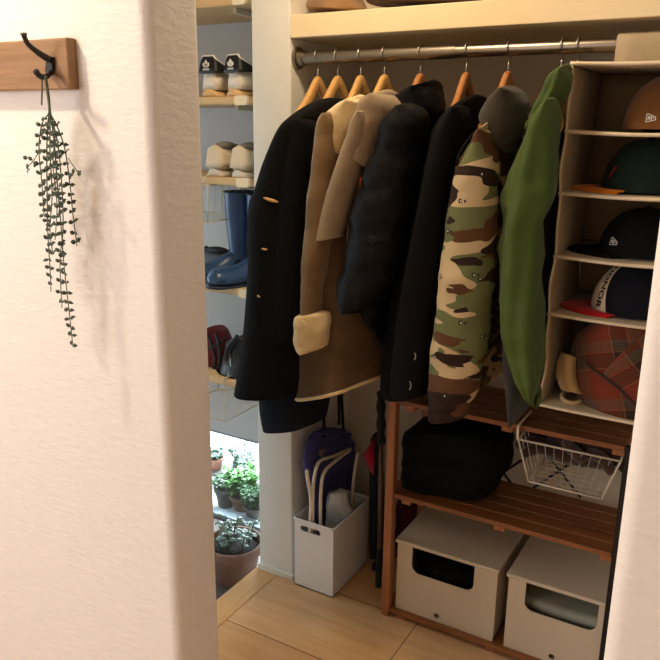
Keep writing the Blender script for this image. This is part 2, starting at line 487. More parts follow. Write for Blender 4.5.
struct(G().box((-3.08, -1.6, 0), (-3.0, 1.12, H)).obj('wall_hall_side', 'wall', smooth=False))
struct(G().box((1.3, -1.6, 0), (1.38, 1.78, H)).obj('wall_hall_end', 'wall', smooth=False))
struct(G().box((-3.08, -1.68, 0), (1.38, -1.6, H)).obj('wall_hall_back', 'wall', smooth=False))
struct(G().box((-3.08, -1.68, H), (1.38, 2.33, H + .08)).obj('ceiling', 'ceil', smooth=False))
fo = G().box((-1.2815, 1.12, -.03), (1.3, 2.25, 0)); fo.box((-3.0, -1.6, -.03), (1.3, 1.12, 0))
fo = fo.obj('floor', 'floor', smooth=False); struct(fo)
me = fo.data
for vtx in me.vertices: vtx.co += fo.location
fo.location = (0, 0, 0)
struct(G().box((-1.375, 1.12, -.15), (-1.2835, 1.865, 0)).obj('trim_1', 'kamachi', smooth=False, bevel=.004))
struct(G().box((-2.88, 1.12, -.19), (-1.375, 2.33, -.15)).obj('floor_entrance', 'genkan', smooth=False))
struct(G().box((-6, 2.33, -.2), (2, 7, -.17)).obj('ground', 'ground', smooth=False))
w = thing('window_1', None, None, ((WX0 + WX1) / 2, 2.29, WZ0)); struct(w)
for nm in ('label', 'category'):
    if nm in w: del w[nm]
g = G(); fr = .03
g.box((WX0, 2.262, WZ1 - fr * .55), (WX1, 2.31, WZ1)); g.box((WX0, 2.262, WZ0), (WX1, 2.31, WZ0 + .02)); g.box((WX0, 2.262, WZ0), (WX0 + fr, 2.31, WZ1)); g.box((WX1 - .012, 2.262, WZ0), (WX1, 2.31, WZ1))
g.obj('window_frame', 'winframe', w, smooth=False, bevel=.002)
G().box((WX0 + fr, 2.284, WZ0 + .02), (WX1 - .012, 2.288, WZ1 - .016)).obj('pane', 'glass', w, smooth=False)

# ------------------------------------------------------------------ shoe shelves in the entrance
def shoe_shelf(z, label, thick=.024, bracket=True, pegx=-1.445):
    t = thing('shoe_shelf', label, 'shelf', (-2.0, 2.09, z - thick), 'pale wooden shoe shelves in the entrance alcove')
    G().box((-2.8, 1.93, z - thick), (-1.366, 2.249, z)).obj('board', 'ash', t, smooth=False, bevel=.003)
    G().prism([roundrect(pegx - .024, z - thick - .002, pegx + .024, z + .002, .007, 'abcd', 4)], XZ, 1.916, 1.93).obj('edge_peg', 'peg', t, smooth=False)
    g = G(); g.beam((-1.50, 1.97, z - thick - .008), (-1.50, 2.248, z - thick - .014), .012, .016); g.beam((-1.50, 2.235, z - thick - .12), (-1.5, 2.235, z - thick), .012, .02)
    g.obj('bracket', 'whitewire', t, smooth=False)
    return t
shoe_shelf(1.877, 'highest pale wooden shoe shelf seen from below at top of photo')
shoe_shelf(1.59, 'pale wooden shelf carrying white sneakers with black heel tabs')
shoe_shelf(1.34, 'pale wooden shelf carrying cream and grey shoes, wire basket hung below')
shoe_shelf(.979, 'pale wooden shelf carrying the blue rubber boots')
shoe_shelf(.648, 'lowest pale wooden shelf carrying dark red and glossy black bags')

def wire_basket(name, label, x0, x1, y0, y1, zt, zb, mat, step=.02, hookx=(), ztop=None, r=.0022, taper=.03, group=None, hookmat=None):
    t = thing(name, label, 'basket', ((x0 + x1) / 2, (y0 + y1) / 2, zb), group)
    fr = G()
    top = [(x0, y0, zt), (x1, y0, zt), (x1, y1, zt), (x0, y1, zt)]
    bot = [(x0 + taper, y0 + .008, zb), (x1 - taper, y0 + .008, zb), (x1 - taper, y1 - .01, zb), (x0 + taper, y1 - .01, zb)]
    for lp in (top, bot):
        for i in range(4): fr.tube([lp[i], lp[(i + 1) % 4]], r * 1.5, 8)
    for i in range(4): fr.tube([top[i], bot[i]], r * 1.5, 8)
    fr.obj('basket_frame', mat, t)
    wg = G(); nx = max(3, int((x1 - x0 - 2 * taper) / step)); ny = max(3, int((y1 - y0) / (step * 1.6)))
    for i in range(1, nx):
        xb = x0 + taper + (x1 - x0 - 2 * taper) * i / nx; xt = x0 + (x1 - x0) * i / nx
        wg.tube([(xt, y0, zt), (xb, y0 + .008, zb), (xb, y1 - .01, zb), (xt, y1, zt)], r * .34, 5)
    for i in range(1, ny):
        y = y0 + (y1 - y0) * i / ny
        wg.tube([(x0, y, zt), (x0 + taper, y, zb), (x1 - taper, y, zb), (x1, y, zt)], r * .7, 5)
    for k in (1, 2):
        f = k / 3; z = zt + (zb - zt) * f
        wg.tube([(x0 + taper * f, y1, z), (x1 - taper * f, y1, z)], r * .7, 5)
    wg.obj('wire_mesh', mat, t)
    if ztop:
        for hx in hookx:
            G().tube(curve([(hx, y0, zt), (hx, y0 - .004, ztop - .012), (hx, y0 + .0, ztop + .003), (hx, y0 + .05, ztop + .004), (hx, y0 + .12, ztop + .003)], 5), r * 1.9, 6).obj('hanging_hook', hookmat or mat, t)
    return t
wire_basket('wire_basket', 'white wire basket hung under shelf holding cream shoes', -1.85, -1.592, 1.926, 2.2, 1.312, 1.19, 'whitewire', .022, (-1.598,), 1.34, .0016, .012)
wire_basket('wire_basket', 'small white wire basket under lowest shoe shelf above window', -1.8, -1.54, 1.926, 2.2, .605, .487, 'whitewire', .022, (-1.546,), .648, .0016, .012)

# shoes ------------------------------------------------
def shoe_rings(L, wid, prof, n=20, zb=0, grow=0):
    """rings along +Y; prof rows: (y, halfwidth, height)"""
    rings = []
    for i in range(41):
        y, hw, h = crom(prof, i / 40 * (len(prof) - 1))
        hw = max(hw, .002) + grow
        ring = []
        for j in range(n):
            a = 2 * PI * j / n; cx, sz = math.cos(a), math.sin(a)
            x = hw * math.copysign(abs(cx) ** .75, cx)
            z = zb + (h * abs(sz) ** .8 if sz > 0 else 0)
            ring.append(Vector((x * (1 - .25 * max(sz, 0)), y, z)))
        rings.append(ring)
    return rings
def sneaker(name, label, loc, rotz, kind, group):
    t = thing(name, label, 'shoe', (0, 0, 0), group)
    so = [(-.005, .018, .026), (.004, .034, .027), (.05, .037, .026), (.12, .036, .024), (.2, .046, .024), (.25, .034, .026), (.268, .012, .026)]
    up = [(.0, .012, .075), (.006, .029, .078), (.04, .034, .07), (.09, .034, .066), (.14, .036, .062), (.19, .042, .04), (.24, .034, .026), (.262, .01, .012)]
    body, sole, tabm = {'tab': ('shoewhite', 'shoegum', 'shoeblack'), 'cream': ('shoecream', 'soleoff', 'shoegrey'), 'black': ('shoeblack', 'solegrey', 'shoeblack')}[kind]
    G().loft(shoe_rings(.27, 0, so)).obj('sole', sole, t)
    G().loft([[p + Vector((0, 0, .024)) for p in r] for r in shoe_rings(.26, 0, up)]).obj('upper', body, t)
    def shell(zlo, zhi_fn, y_end, out):
        def fn(u, v):
            a = (u - .5) * 2
            s = abs(a); y = -.004 - out + (y_end + .004) * max(0, (s - .35) / .65) ** 1.1
            x = math.copysign(min(1, s / .42) ** .6, a) * (.03 + .005 * s) + math.copysign(out, a)
            zh = zhi_fn(s); zl = zlo + .008 * s
            z = zl + (zh - zl) * v
            return Vector((x * (1 - .18 * v), y + .012 * v * (1 - s), z))
        return fn
    if kind == 'tab':
        hi = lambda s: .138 - .05 * max(0, (s - .25) / .75) ** .8
        tb = G().grid(shell(.078, hi, .11, .003), 28, 5).obj('heel_tab', tabm, t, solid=.004)
        G().tube([shell(.078, hi, .11, .003)(i / 28, 1) for i in range(29)], .003, 6).obj('edging', 'print', tb)
        lg = G()
        for ang, ln in ((-.6, .02), (0, .026), (.6, .02)):
            c0 = Vector((.0, -.0115, .098)); d = Vector((math.sin(ang), 0, math.cos(ang))); sd = Vector((d.z, 0, -d.x))
            pts = [c0 + d * ln * q + sd * wv for q, wv in ((.1, .002), (.5, .0065), (.8, .004), (1, 0), (.8, -.004), (.5, -.0065), (.1, -.002))]
            lg.add(pts, [tuple(range(7))])
        for dz in (.093, .0895): lg.add([(-.012, -.0115, dz), (.012, -.0115, dz), (.012, -.0115, dz + .002), (-.012, -.0115, dz + .002)], [(0, 1, 2, 3)])
        lg.obj('leaf_emblem', 'print', tb, solid=.0015, smooth=False)
        G().loft(shape_ell((.0, .135, .098), .02, .03, .012)).obj('tongue', 'shoewhite', t)
    elif kind == 'cream':
        G().grid(shell(.03, lambda s: .1 - .03 * s, .075, .0025), 20, 4).obj('heel_counter', 'shoecream', t, solid=.003)
        G().loft([[p * 1.02 + Vector((0, .005, .026)) for p in r] for r in shoe_rings(.26, 0, [(.075, .02, .03), (.08, .035, .07), (.12, .037, .066), (.17, .042, .052), (.2, .03, .02)])]).obj('side_panel', 'shoegrey', t)
        G().loft(shape_ell((0, .06, .098), .026, .05, .014)).obj('collar', 'shoegrey', t)
        lc = G()
        for k in range(4): lc.tube(curve([(-.026, .115 + k * .018, .088 - k * .008), (0, .12 + k * .018, .101 - k * .009), (.026, .115 + k * .018, .088 - k * .008)], 4), .0035, 6)
        lc.obj('laces', 'shoegrey', t)
    else:
        G().loft(shape_ell((0, .06, .092), .026, .05, .012)).obj('collar', 'lace', t)
        lc = G()
        for k in range(4): lc.tube(curve([(-.026, .115 + k * .018, .086 - k * .008), (0, .12 + k * .018, .098 - k * .009), (.026, .115 + k * .018, .086 - k * .008)], 4), .003, 6)
        lc.obj('laces', 'lace', t)
    t.location = loc; t.rotation_euler = (0, 0, rotz); WL[t] = Vector(loc)
    return t
def shape_ell(c, rx, ry, rz, n=18, m=9):
    c = Vector(c)
    return [[c + Vector((rx * math.sin(PI * i / m) * math.cos(2 * PI * j / n), ry * math.sin(PI * i / m) * math.sin(2 * PI * j / n), -rz * math.cos(PI * i / m))) for j in range(n)] for i in range(1, m)]
s1 = sneaker('sneaker', 'left white sneaker of pair with black heel tab and leaf emblem', (-1.59, 1.945, 1.59), 0, 'tab', 'white sneakers with black heel tabs')
s1.scale = (1.05, 1, .9)
dup(s1, (-1.492, 1.945, 1.59), (0, 0, -.12), 'right white sneaker of pair with black heel tab, next to partition')
s2 = sneaker('cream_sneaker', 'left cream heeled grey shoe on shelf above hanging wire basket', (-1.582, 1.95, 1.34), 0, 'cream', 'cream and grey shoes')
dup(s2, (-1.48, 1.945, 1.34), (0, 0, -.1), 'right cream heeled grey shoe with dark laces beside partition')
sneaker('black_sneaker', 'black sneaker with grey sole left of the blue boots', (-1.74, 2.08, .979), -1.65, 'black', None)

def boot():
    t = thing('rubber_boot', 'left blue rubber boot with whole foot showing on shoe shelf', 'boot', (0, 0, 0), 'pair of blue rubber boots')
    n = 24
    prof = [(0, .048, .052, .03), (.05, .041, .047, .02), (.08, .038, .046, .012), (.12, .04, .048, .004), (.2, .048, .054, 0), (.27, .05, .056, 0), (.285, .051, .057, 0)]
    rings = []
    for i in range(41):
        z, rx, ry, oy = crom(prof, i / 40 * (len(prof) - 1))
        rings.append([Vector((rx * math.cos(a), ry * math.sin(a) + oy * -.3, z + .02)) for a in (2 * PI * j / n for j in range(n))])
    rings += [shrink(rings[-1], .94), shrink(rings[-1], .9, -.1)]
    G().loft(rings).obj('shaft', 'boot', t)
    up = [(-.048, .016, .05), (-.04, .034, .07), (0, .041, .085), (.05, .041, .078), (.1, .044, .055), (.15, .047, .05), (.19, .04, .045), (.21, .014, .025)]
    G().loft([[p + Vector((0, 0, .015)) for p in r] for r in shoe_rings(0, 0, up)]).obj('foot', 'boot', t)
    so = [(-.052, .018, .018), (-.044, .038, .018), (0, .042, .018), (.05, .04, .018), (.1, .046, .018), (.15, .05, .018), (.195, .043, .018), (.215, .016, .018)]
    G().loft(shoe_rings(0, 0, so)).obj('sole', 'bootsole', t)
    rim = G().tube([Vector((.051 * math.cos(a), .057 * math.sin(a), .303)) for a in (2 * PI * j / 24 for j in range(24))], .003, 6, closed=True)
    rim.obj('rim', 'bootsole', t)
    return t
b1 = boot(); b1.location = (-1.585, 2.09, .979); b1.rotation_euler = (0, 0, 2.62)
dup(b1, (-1.475, 2.07, .979), (0, 0, 2.68), 'right blue rubber boot half hidden behind the black coat')

# two bags on the lowest shelf
Zs = .648
t = thing('backpack', 'dark red rounded bag with black straps on lowest shoe shelf', 'bag', (-1.68, 2.08, Zs))
def clamp(rs, z, y):
    for r in rs:
        for p in r: p.z = max(p.z, z); p.y = max(p.y, y)
    return rs
G().loft(clamp(shape([(327, 204, 216), (330, 196, 224), (338, 190, 229), (350, 186, 231), (362, 187, 230), (369, 195, 226)], 2.06, .07, crease=.012, seed=3), Zs + .002, 1.95)).obj('bag_body', 'pack_red', t)
for dx in (0, 1):
    G().tube(curve([PY(207 + dx * 9, 334, 1.99), PY(212 + dx * 7, 345, 1.975), PY(215 + dx * 5, 358, 1.985), PY(214 + dx * 5, 369, 2.0)], 6), .006, 8).obj('strap', 'lace', t)
G().tube(curve([PY(204, 350, 1.985), PY(214, 347, 1.975), PY(226, 338, 2.0)], 6), .005, 8).obj('piping', 'lace', t)
t = thing('backpack', 'glossy black bag with reflective strips right of dark red bag', 'bag', (-1.58, 2.02, Zs))
gb = G().loft(clamp(shape([(333, 240, 255), (338, 230, 262), (350, 224, 266), (365, 219, 268), (376, 218, 268), (384, 226, 262)], 2.02, .065, crease=.012, seed=9), Zs + .002, 1.942)).obj('bag_body', 'pack_black', t)
G().tube(curve([PY(238, 336, 1.95), PY(228, 348, 1.94), PY(226, 360, 1.94)], 6), .008, 8).obj('strap', 'lace', t)
tr = tree(gb, WL[t])
for (u, v, sz) in ((230.5, 362, .016), (228, 374, .01)):
    g = G(); decal(g, tr, u, v, [[(-.12, -1), (.12, -.9), (.3, 1), (.05, .9)]], sz, 0, .002); g.obj('reflective_strip', 'reflect', t, smooth=False)

# ------------------------------------------------------------------ potted plants by the low window
def leaf(g, p, d, nrm, L, W, bend=.2):
    p = Vector(p); d = Vector(d).normalized(); s = d.cross(Vector(nrm))
    if s.length < 1e-3: s = d.cross(Vector((1, 0, 0)))
    s.normalize(); nn = s.cross(d)
    pts = [p, p + d * L * .35 + s * W * .5 - nn * bend * L * .1, p + d * L * .75 + s * W * .38, p + d * L - nn * bend * L, p + d * L * .75 - s * W * .38, p + d * L * .35 - s * W * .5 - nn * bend * L * .1, p + d * L * .5 + nn * L * .08]
    g.add(pts, [(0, 1, 6), (1, 2, 6), (2, 3, 6), (3, 4, 6), (4, 5, 6), (5, 0, 6)])
def rnd(a, b): return R_.uniform(a, b)
def potted(name, label, c, r, h, potmat, leafmat, nst, sth, ll, lw, lean=.5, perst=9, group=None, dens=1):
    t = thing(name, label, 'potted plant', c, group)
    c = Vector(c)
    G().lathe([(r * .68, 0), (r * .72, .005), (r * .93, h * .74), (r * .95, h * .76), (r * 1.04, h * .77), (r * 1.06, h * .79), (r * 1.08, h * .97), (r * 1.05, h), (r * .95, h), (r * .92, h * .95), (r * .9, h * .85)], c, 40).obj('pot', potmat, t)
    G().lathe([(r * .9, h * .84), (r * .89, h * .88), (r * .4, h * .9), (.004, h * .9)], c, 30).obj('soil', 'soil', t)
    sg, lg = G(), G()
    for i in range(nst):
        a = rnd(0, 2 * PI); rr = r * .6 * math.sqrt(rnd(0, 1)); b = c + Vector((rr * math.cos(a), rr * math.sin(a), h * .88))
        hh = sth * rnd(.55, 1.1); tip = b + Vector((math.cos(a) * lean * hh * rnd(.2, 1), math.sin(a) * lean * hh * rnd(.2, 1), hh))
        path = curve([b, b * .45 + tip * .55 + Vector((rnd(-.01, .01), rnd(-.01, .01), .01)), tip], 4)
        sg.tube(path, [.003 - .0018 * q / (len(path) - 1) for q in range(len(path))], 5)
        for q in range(perst):
            f = rnd(.25, 1) * (len(path) - 1); p = path[int(f)]
            an = rnd(0, 2 * PI)
            leaf(lg, p, (math.cos(an), math.sin(an), rnd(-.1, .8)), (0, 0, 1), ll * rnd(.6, 1.2), lw * rnd(.7, 1.2), rnd(0, .4))
    sg.obj('stem', 'stem', t); lg.obj('leaves', leafmat, t, smooth=False)
    return t
potted('potted_plant', 'large terracotta pot with sparse grey-green succulent beside the wooden step', (-1.54, 1.95, -.15), .103, .155, 'terradk', 'leafgrey', 9, .09, .04, .022, .6, 8)
def gp(u, v, Y, z): p = PY(u, v, Y); return (p.x, Y, z)
potted('potted_plant', 'bushy bright green plant behind the large terracotta pot', gp(243, 500, 2.42, -.17), .06, .07, 'terradk', 'leafgreen', 34, .12, .042, .024, .55, 16)
st = gp(216, 492, 2.56, -.17)
potted('potted_plant', 'small terracotta pot with succulent on grey stand at left window edge', (st[0], st[1], -.10), .042, .06, 'terra', 'leafgrey', 10, .04, .03, .018, .7, 8)
potted('potted_plant', 'dark grey pot with trailing leaves left of the bright green plant', gp(226, 505, 2.40, -.17), .05, .095, 'greypot', 'leafdeep', 10, .05, .03, .018, .9, 9)
potted('potted_plant', 'deep green feathery plant in grey pot beside the white partition', gp(255, 505, 2.38, -.17), .05, .06, 'greypot', 'leafdeep', 22, .1, .04, .012, .5, 14)
potted('potted_plant', 'tall loose plant with fine leaves against the bright window', gp(244, 480, 2.62, -.17), .06, .08, 'greypot', 'leafgrey', 16, .12, .036, .018, .5, 9)
g = G(); cx, cy = st[0], st[1]
for dx, dy in ((-.05, -.05), (.05, -.05), (.05, .05), (-.05, .05)): g.beam((cx + dx, cy + dy, -.17), (cx + dx * .9, cy + dy * .9, -.108), .014, .014)
g.box((cx - .055, cy - .055, -.112), (cx + .055, cy + .055, -.1005))
tag(g.obj('plant_stand', 'greypot', smooth=False), 'grey plant stand carrying small terracotta pot by window', 'stand')

# ------------------------------------------------------------------ coat-hook board and garland on the near wall
FY = .958
t = thing('hook_board', 'rustic wooden board with black iron coat hook on white wall', 'hook board', (-1.35, .98, 1.56))
G().box((-1.75, FY, 1.561), (-1.0985, .981, 1.6475)).obj('board', 'plank', t, smooth=False, bevel=.003)
hk = G()
pl = [PY(u, v, FY - .004) for u, v in ((48, 56), (53, 57), (53.5, 70), (50, 75.5), (46, 71))]
hk.loft([[Vector((p.x, FY, p.z)) for p in pl], [Vector((p.x, FY - .007, p.z)) for p in pl]])
A = [PY(50, 60, FY - .008), PY(44, 56.5, FY - .016), PY(36, 51, FY - .03), PY(28, 44, FY - .045), PY(24.5, 37, FY - .055), PY(23.5, 32.5, FY - .058)]
hk.tube(curve(A, 6), [.0065 - .0022 * min(1, i / 18) + (.0016 if i > 26 else 0) for i in range(29)] + [.0035, .0006], 12)
B = [PY(50, 72, FY - .006), PY(47, 76, FY - .02), PY(42, 77, FY - .036), PY(37.5, 74, FY - .048), PY(35, 69, FY - .052)]
hk.tube(curve(B, 6), [.005] * 19 + [.0054, .0056, .0056, .0052, .0036, .0006], 12)
hk.obj('coat_hook', 'iron', t, angle=50)

t = thing('hanging_garland', 'dark green leafy hanging garland looped over black coat hook', 'artificial plant', tuple(PY(45, 78, FY - .03)))
sg, lg = G(), G()
strands = [([(45, 76), (47, 92), (49, 112), (42, 124), (39, 150), (42, 185), (44, 215)], .0, .012),
           ([(45, 76), (47, 92), (49, 112), (47, 140), (47, 185), (48, 235), (50, 268), (51, 292)], .012, .008),
           ([(46, 76), (48, 92), (50, 112), (54, 140), (57, 180), (61, 225), (64, 265), (69, 310), (73, 347)], .004, .006),
           ([(46, 76), (48, 92), (50, 112), (57, 126), (65, 150), (70, 185), (73, 215), (77, 246)], .022, .012),
           ([(45, 76), (48, 95), (50, 115), (50, 150), (52, 195), (50, 230), (53, 255)], -.008, .01),
           ([(46, 76), (49, 95), (51, 115), (58, 145), (62, 190), (63, 230), (60, 262), (62, 308)], .016, .01),
           ([(45, 76), (48, 95), (50, 115), (55, 135), (53, 165), (57, 205), (55, 240)], .028, .012)]
for pts, off, jit in strands:
    P = [PY(u, v, FY - .04 + off * min(1, i / 3)) for i, (u, v) in enumerate(pts)]
    path = curve(P, 10); sg.tube(path, [.0016 - .0007 * i / len(path) for i in range(len(path))], 5)
    start = int(len(path) * .36)
    acc = 0
    for i in range(start, len(path)):
        acc += (path[i] - path[i - 1]).length
        if acc > .0150:
            acc = 0
            dn = (path[i] - path[i - 1]).normalized(); a0 = rnd(0, PI)
            for s in (0, 1):
                a = a0 + s * PI + rnd(-.4, .4)
                if abs(math.sin(a)) > .85: a += .8
                d = Vector((math.cos(a), .7 * math.sin(a), 0)) * .9 - dn * rnd(-.3, .5)
                if d.y > 0 and path[i].y > .955: d.y = -d.y
                d = Vector((math.copysign(rnd(.6, 1), (-1) ** s), rnd(-.5, .1), 0)) - dn * rnd(-.2, .7)
                leaf(lg, path[i], d, Vector((rnd(-.5, .5), -1, rnd(-.2, .6))), rnd(.010, .015), rnd(.0068, .0095), .25)
sg.tube([PY(42, 78, FY - .036), PY(42, 92, FY - .037), PY(41.7, 105, FY - .036)], .0014, 5)
for (u, v) in ((28, 158), (27, 163), (30, 168), (33, 160), (36, 162), (78, 170), (80, 175), (74, 168), (70, 172)):
    p = PY(u, v, FY - .03); leaf(lg, p, (rnd(-.6, .6), -.1, rnd(-1, .2)), (0, -1, 0), .013, .008)
for uv in (((40, 150), (34, 160), (28, 167)), ((68, 158), (74, 167), (80, 175))): sg.tube([PY(u, v, FY - .032) for u, v in uv], .0009, 5)
sg.obj('stem', 'stem', t); lg.obj('leaves', 'leafdk', t, smooth=False)

# ------------------------------------------------------------------ closet: shelf board, bags on it, rod
t = thing('closet_shelf', 'thick cream painted shelf board above the clothes rod', 'shelf', (-.42, 2.05, 1.742))
G().box((-1.2255, 1.864, 1.7425), (.379, 2.249, 1.8025)).obj('board', 'board', t, smooth=False, bevel=.002)
o, _ = cloth('cloth_bag', 'bagbeige', None, [(-34, 322, 352), (-20, 314, 360), (-4, 311, 364), (8, 309, 366), (11, 312, 364)], 1.96, .08, open_end=False, crease=.014, seed=4)
tag(o, 'taupe cloth bag at left end of the upper closet shelf', 'bag')
o, _ = cloth('cloth_bag', 'bagbrown', None, [(-40, 385, 470), (-24, 372, 496), (-8, 366, 512), (2, 366, 514), (5.5, 374, 508)], 1.98, .09, open_end=False, crease=.014, seed=14)
tag(o, 'dark brown cloth bag beside the taupe one on upper shelf', 'bag')

RY, RZ = 1.9, 1.691
t = thing('clothes_rod', 'brushed steel clothes rod carrying all the hangers', 'clothes rod', (-.5, RY, RZ))
g = G(); g.tube([(-1.222, RY, RZ), (-.74, RY, RZ)], .0175, 24); g.tube([(-.745, RY, RZ), (.378, RY, RZ)], .0155, 24); g.obj('tube', 'steel', t, angle=50)
fl = G(); fl.loft([[Vector((x, RY + r * math.cos(a), RZ + r * math.sin(a))) for a in (2 * PI * j / 32 for j in range(32))] for x, r in ((-1.2255, .03), (-1.221, .031), (-1.217, .03), (-1.215, .022), (-1.2, .021))])
fl.obj('flange', 'steel', t, angle=50)

# hangers -----------------------------------------------------------------
def hanger():
    t = thing('clothes_hanger', 'x', 'clothes hanger', (0, 0, 0), 'wooden hangers on the closet rod')
    r = .021
    pts = [Vector((0, r * math.cos(a), r * math.sin(a))) for a in [math.radians(200 - i * 14) for i in range(17)]]
    pts = [Vector((0, math.cos(math.radians(q)) * r, math.sin(math.radians(q)) * r)) for q in range(195, -40, -12)] + [Vector((0, .006, -.026)), Vector((0, 0, -.034)), Vector((0, 0, -.062))]
    G().tube(pts, .0017, 8).obj('hook', 'wire', t)
    rings = []
    N = 48
    for i in range(N + 1):
        y = -.215 + .43 * i / N
        zf = lambda q: -.05 - .15 * (1 - math.exp(-(math.sqrt(q * q + .0005) - .0224) / .1))
        z = zf(y); tg = Vector((0, .002, zf(y + .001) - zf(y - .001))).normalized(); nr = Vector((0, -tg.z, tg.y))
        hh = .016 - .006 * (abs(y) / .215) ** 2; c = Vector((0, y, z)) - nr * hh
        bow = .02 * (abs(y) / .215) ** 2
        rings.append([c + Vector((bow + .009 * math.copysign(abs(math.cos(a)) ** .6, math.cos(a)), 0, 0)) + nr * hh * math.copysign(abs(math.sin(a)) ** .6, math.sin(a)) for a in (2 * PI * j / 14 for j in range(14))])
    G().loft(rings).obj('wooden_arm', 'hanger', t)
    return t
hx = [(318, 'wooden hanger nearest the white partition, carrying the dark navy coat'), (338, 'wooden hanger carrying the long black toggle coat'),
      (361, 'wooden hanger carrying the brown shearling coat'), (385, 'wooden hanger carrying the taupe hooded coat'),
      (421, 'amber wooden hanger carrying the black puffer'), (467, 'amber wooden hanger carrying the plain black jacket'),
      (509, 'amber wooden hanger carrying the camouflage jacket'), (562, 'hanger carrying the green jacket, only its hook showing'),
      (587, 'wooden hanger with one pale end poking out beside the hat organizer')]
h0 = hanger(); arm2 = None
for i, (u, lab) in enumerate(hx):
    x = PY(u, 55, RY).x
    o = h0 if i == 0 else dup(h0, (0, 0, 0))
    o['label'] = lab; o.location = (x, RY, RZ); o.rotation_euler = (0, 0, (.03, -.02, .04, .0, .02, .05, -.02, .0, .0)[i])
    if i in (4, 5, 6):
        for c in o.children:
            if c.name.startswith('wooden_arm'):
                if arm2 is None:
                    arm2 = c.data.copy(); arm2.materials.clear(); arm2.materials.append(MT['hanger2'])
                c.data = arm2
    if i == 8: o.location.x = -.436

# garments -------------------------------------------------------------------
def coat(name, label, cat='coat'):
    return thing(name, label, cat, (0, 0, 0), 'garments hanging from the closet rod')
def rehome(t):
    """put the garment's Empty under its meshes at the hem"""
    lo = Vector((9, 9, 9)); hi = -lo
    for c in t.children:
        for v in c.data.vertices:
            for k in range(3): lo[k] = min(lo[k], v.co[k]); hi[k] = max(hi[k], v.co[k])
    p = Vector(((lo.x + hi.x) / 2, (lo.y + hi.y) / 2, lo.z))
    for c in t.children:
        c.data.transform(Matrix.Translation(-p))
        for g in c.children: g.data.transform(Matrix.Translation(-p))
    t.location = p; WL[t] = p

c = coat('long_coat', 'dark navy long coat, its hem showing below the black toggle coat')
cloth('coat_body', 'navy', c, [(116, 296, 322), (128, 286, 330), (180, 272, 330), (260, 266, 330), (340, 264, 330), (396, 263, 328), ((424, 421), 267, 324)], 1.76, .09, fold=.03, kf=4, seed=1, sharp=2.6)
rehome(c)

c = coat('toggle_coat', 'long black wool coat with horn toggles, left end of rod')
ob, _ = cloth('coat_body', 'duffel', c, [(100, 322, 350), (106, 310, 358), (117, 295, 364), (130, 283, 362), (160, 269, 356), (187, 260, 352), (200, 255, 350), (235, 253.5, 348), (255, 255, 347), (310, 251.5, 344), (342, 247, 340), ((376, 386), 240, 335)], 1.77, .19, fold=.025, kf=4, seed=2, sharp=2.5)
cloth('sleeve', 'duffel', c, [(116, 300, 318), (124, 290, 320), (145, 284, 318), (180, 279, 314), (230, 276, 309), (280, 272, 306), (325, 270, 304), (338, 271, 303)], 1.645, .055, fold=.03, kf=3, seed=5)
tr = tree(ob)
for (p, q, r) in (((264, 197.5), (278, 202), .0045), ((262, 248.5), (268, 249.5), .003), ((258, 295), (260.5, 297), .003)):
    ha, hb = hit_at(tr, *p), hit_at(tr, *q)
    if ha and hb:
        a, b = ha[0] + ha[1] * .003, hb[0] + hb[1] * .003; m = (a + b) / 2 + ha[1] * .002
        G().tube([a, a * .75 + b * .25, m, a * .25 + b * .75, b], [r * .35, r * .85, r, r * .85, r * .35], 10).obj('toggle', 'horn', c)
rehome(c)

c = coat('shearling_coat', 'brown suede shearling coat with cream fleece cuff and collar')
o, rg = cloth('coat_body', 'suededk', c, [(128, 324, 366), (150, 318, 378), (200, 310, 388), (260, 304, 393), (320, 304, 395), (358, 303.5, 394), ((388, 374), 304.5, 391)], 1.8, .16, fold=.035, kf=5, seed=8, sharp=2.4, crease=.004)
G().tube(rg[-4], .0055, 8, closed=True).obj('fleece_hem', 'fleece', c)
cloth('sleeve', 'suede', c, [(114, 322, 346), (124, 317, 347), (140, 314, 345), (165, 311.5, 341), (200, 307, 338), (250, 303, 333), (300, 300, 326), (322, 299, 324)], 1.63, .05, fold=.03, kf=3, seed=4, crease=.004)
cloth('cuff', 'fleece', c, [(313, 298, 331), (315, 295.5, 333.5), (325, 294.5, 334), (338, 294, 332.5), (346, 296, 331), (348.5, 299, 328)], 1.628, .062, fold=.03, kf=4, seed=2, crease=.006)
cloth('fleece_collar', 'fleece', c, [(97, 354, 368), (102, 341, 374), (108, 331, 374), (116, 323, 372), (124, 318.5, 368), ((131, 142), 316, 358), ((135, 154), 318, 350)], 1.655, .062, crease=.007, seed=6)
rehome(c)

c = coat('hooded_coat', 'taupe wool hooded coat with one sleeve in front of the shearling coat')
cloth('coat_body', 'beige', c, [(108, 362, 404), (125, 356, 410), (160, 353, 414), (210, 352, 416), (260, 352, 416), (285, 358, 412)], 1.82, .16, fold=.03, kf=4, seed=3, sharp=2.4)
cloth('sleeve', 'beige', c, [(112, 356, 378), (122, 350, 378), (135, 346.5, 375), (150, 341, 370), (168, 335, 365), (192, 327, 357), (217, 320.5, 350), (231, 317.5, 346), ((239, 236), 316, 345)], 1.63, .05, fold=.025, kf=3, seed=9)
cloth('hood', 'beige', c, [(92, 380, 397), (95, 370, 403), (101, 360, 408), (109, 353, 410), (118, 348.5, 408), (127, 347, 402), ((134, 150), 347.5, 392), ((140, 170), 352, 384)], 1.68, .085, crease=.006, seed=5, fold=.04, kf=3)
rehome(c)

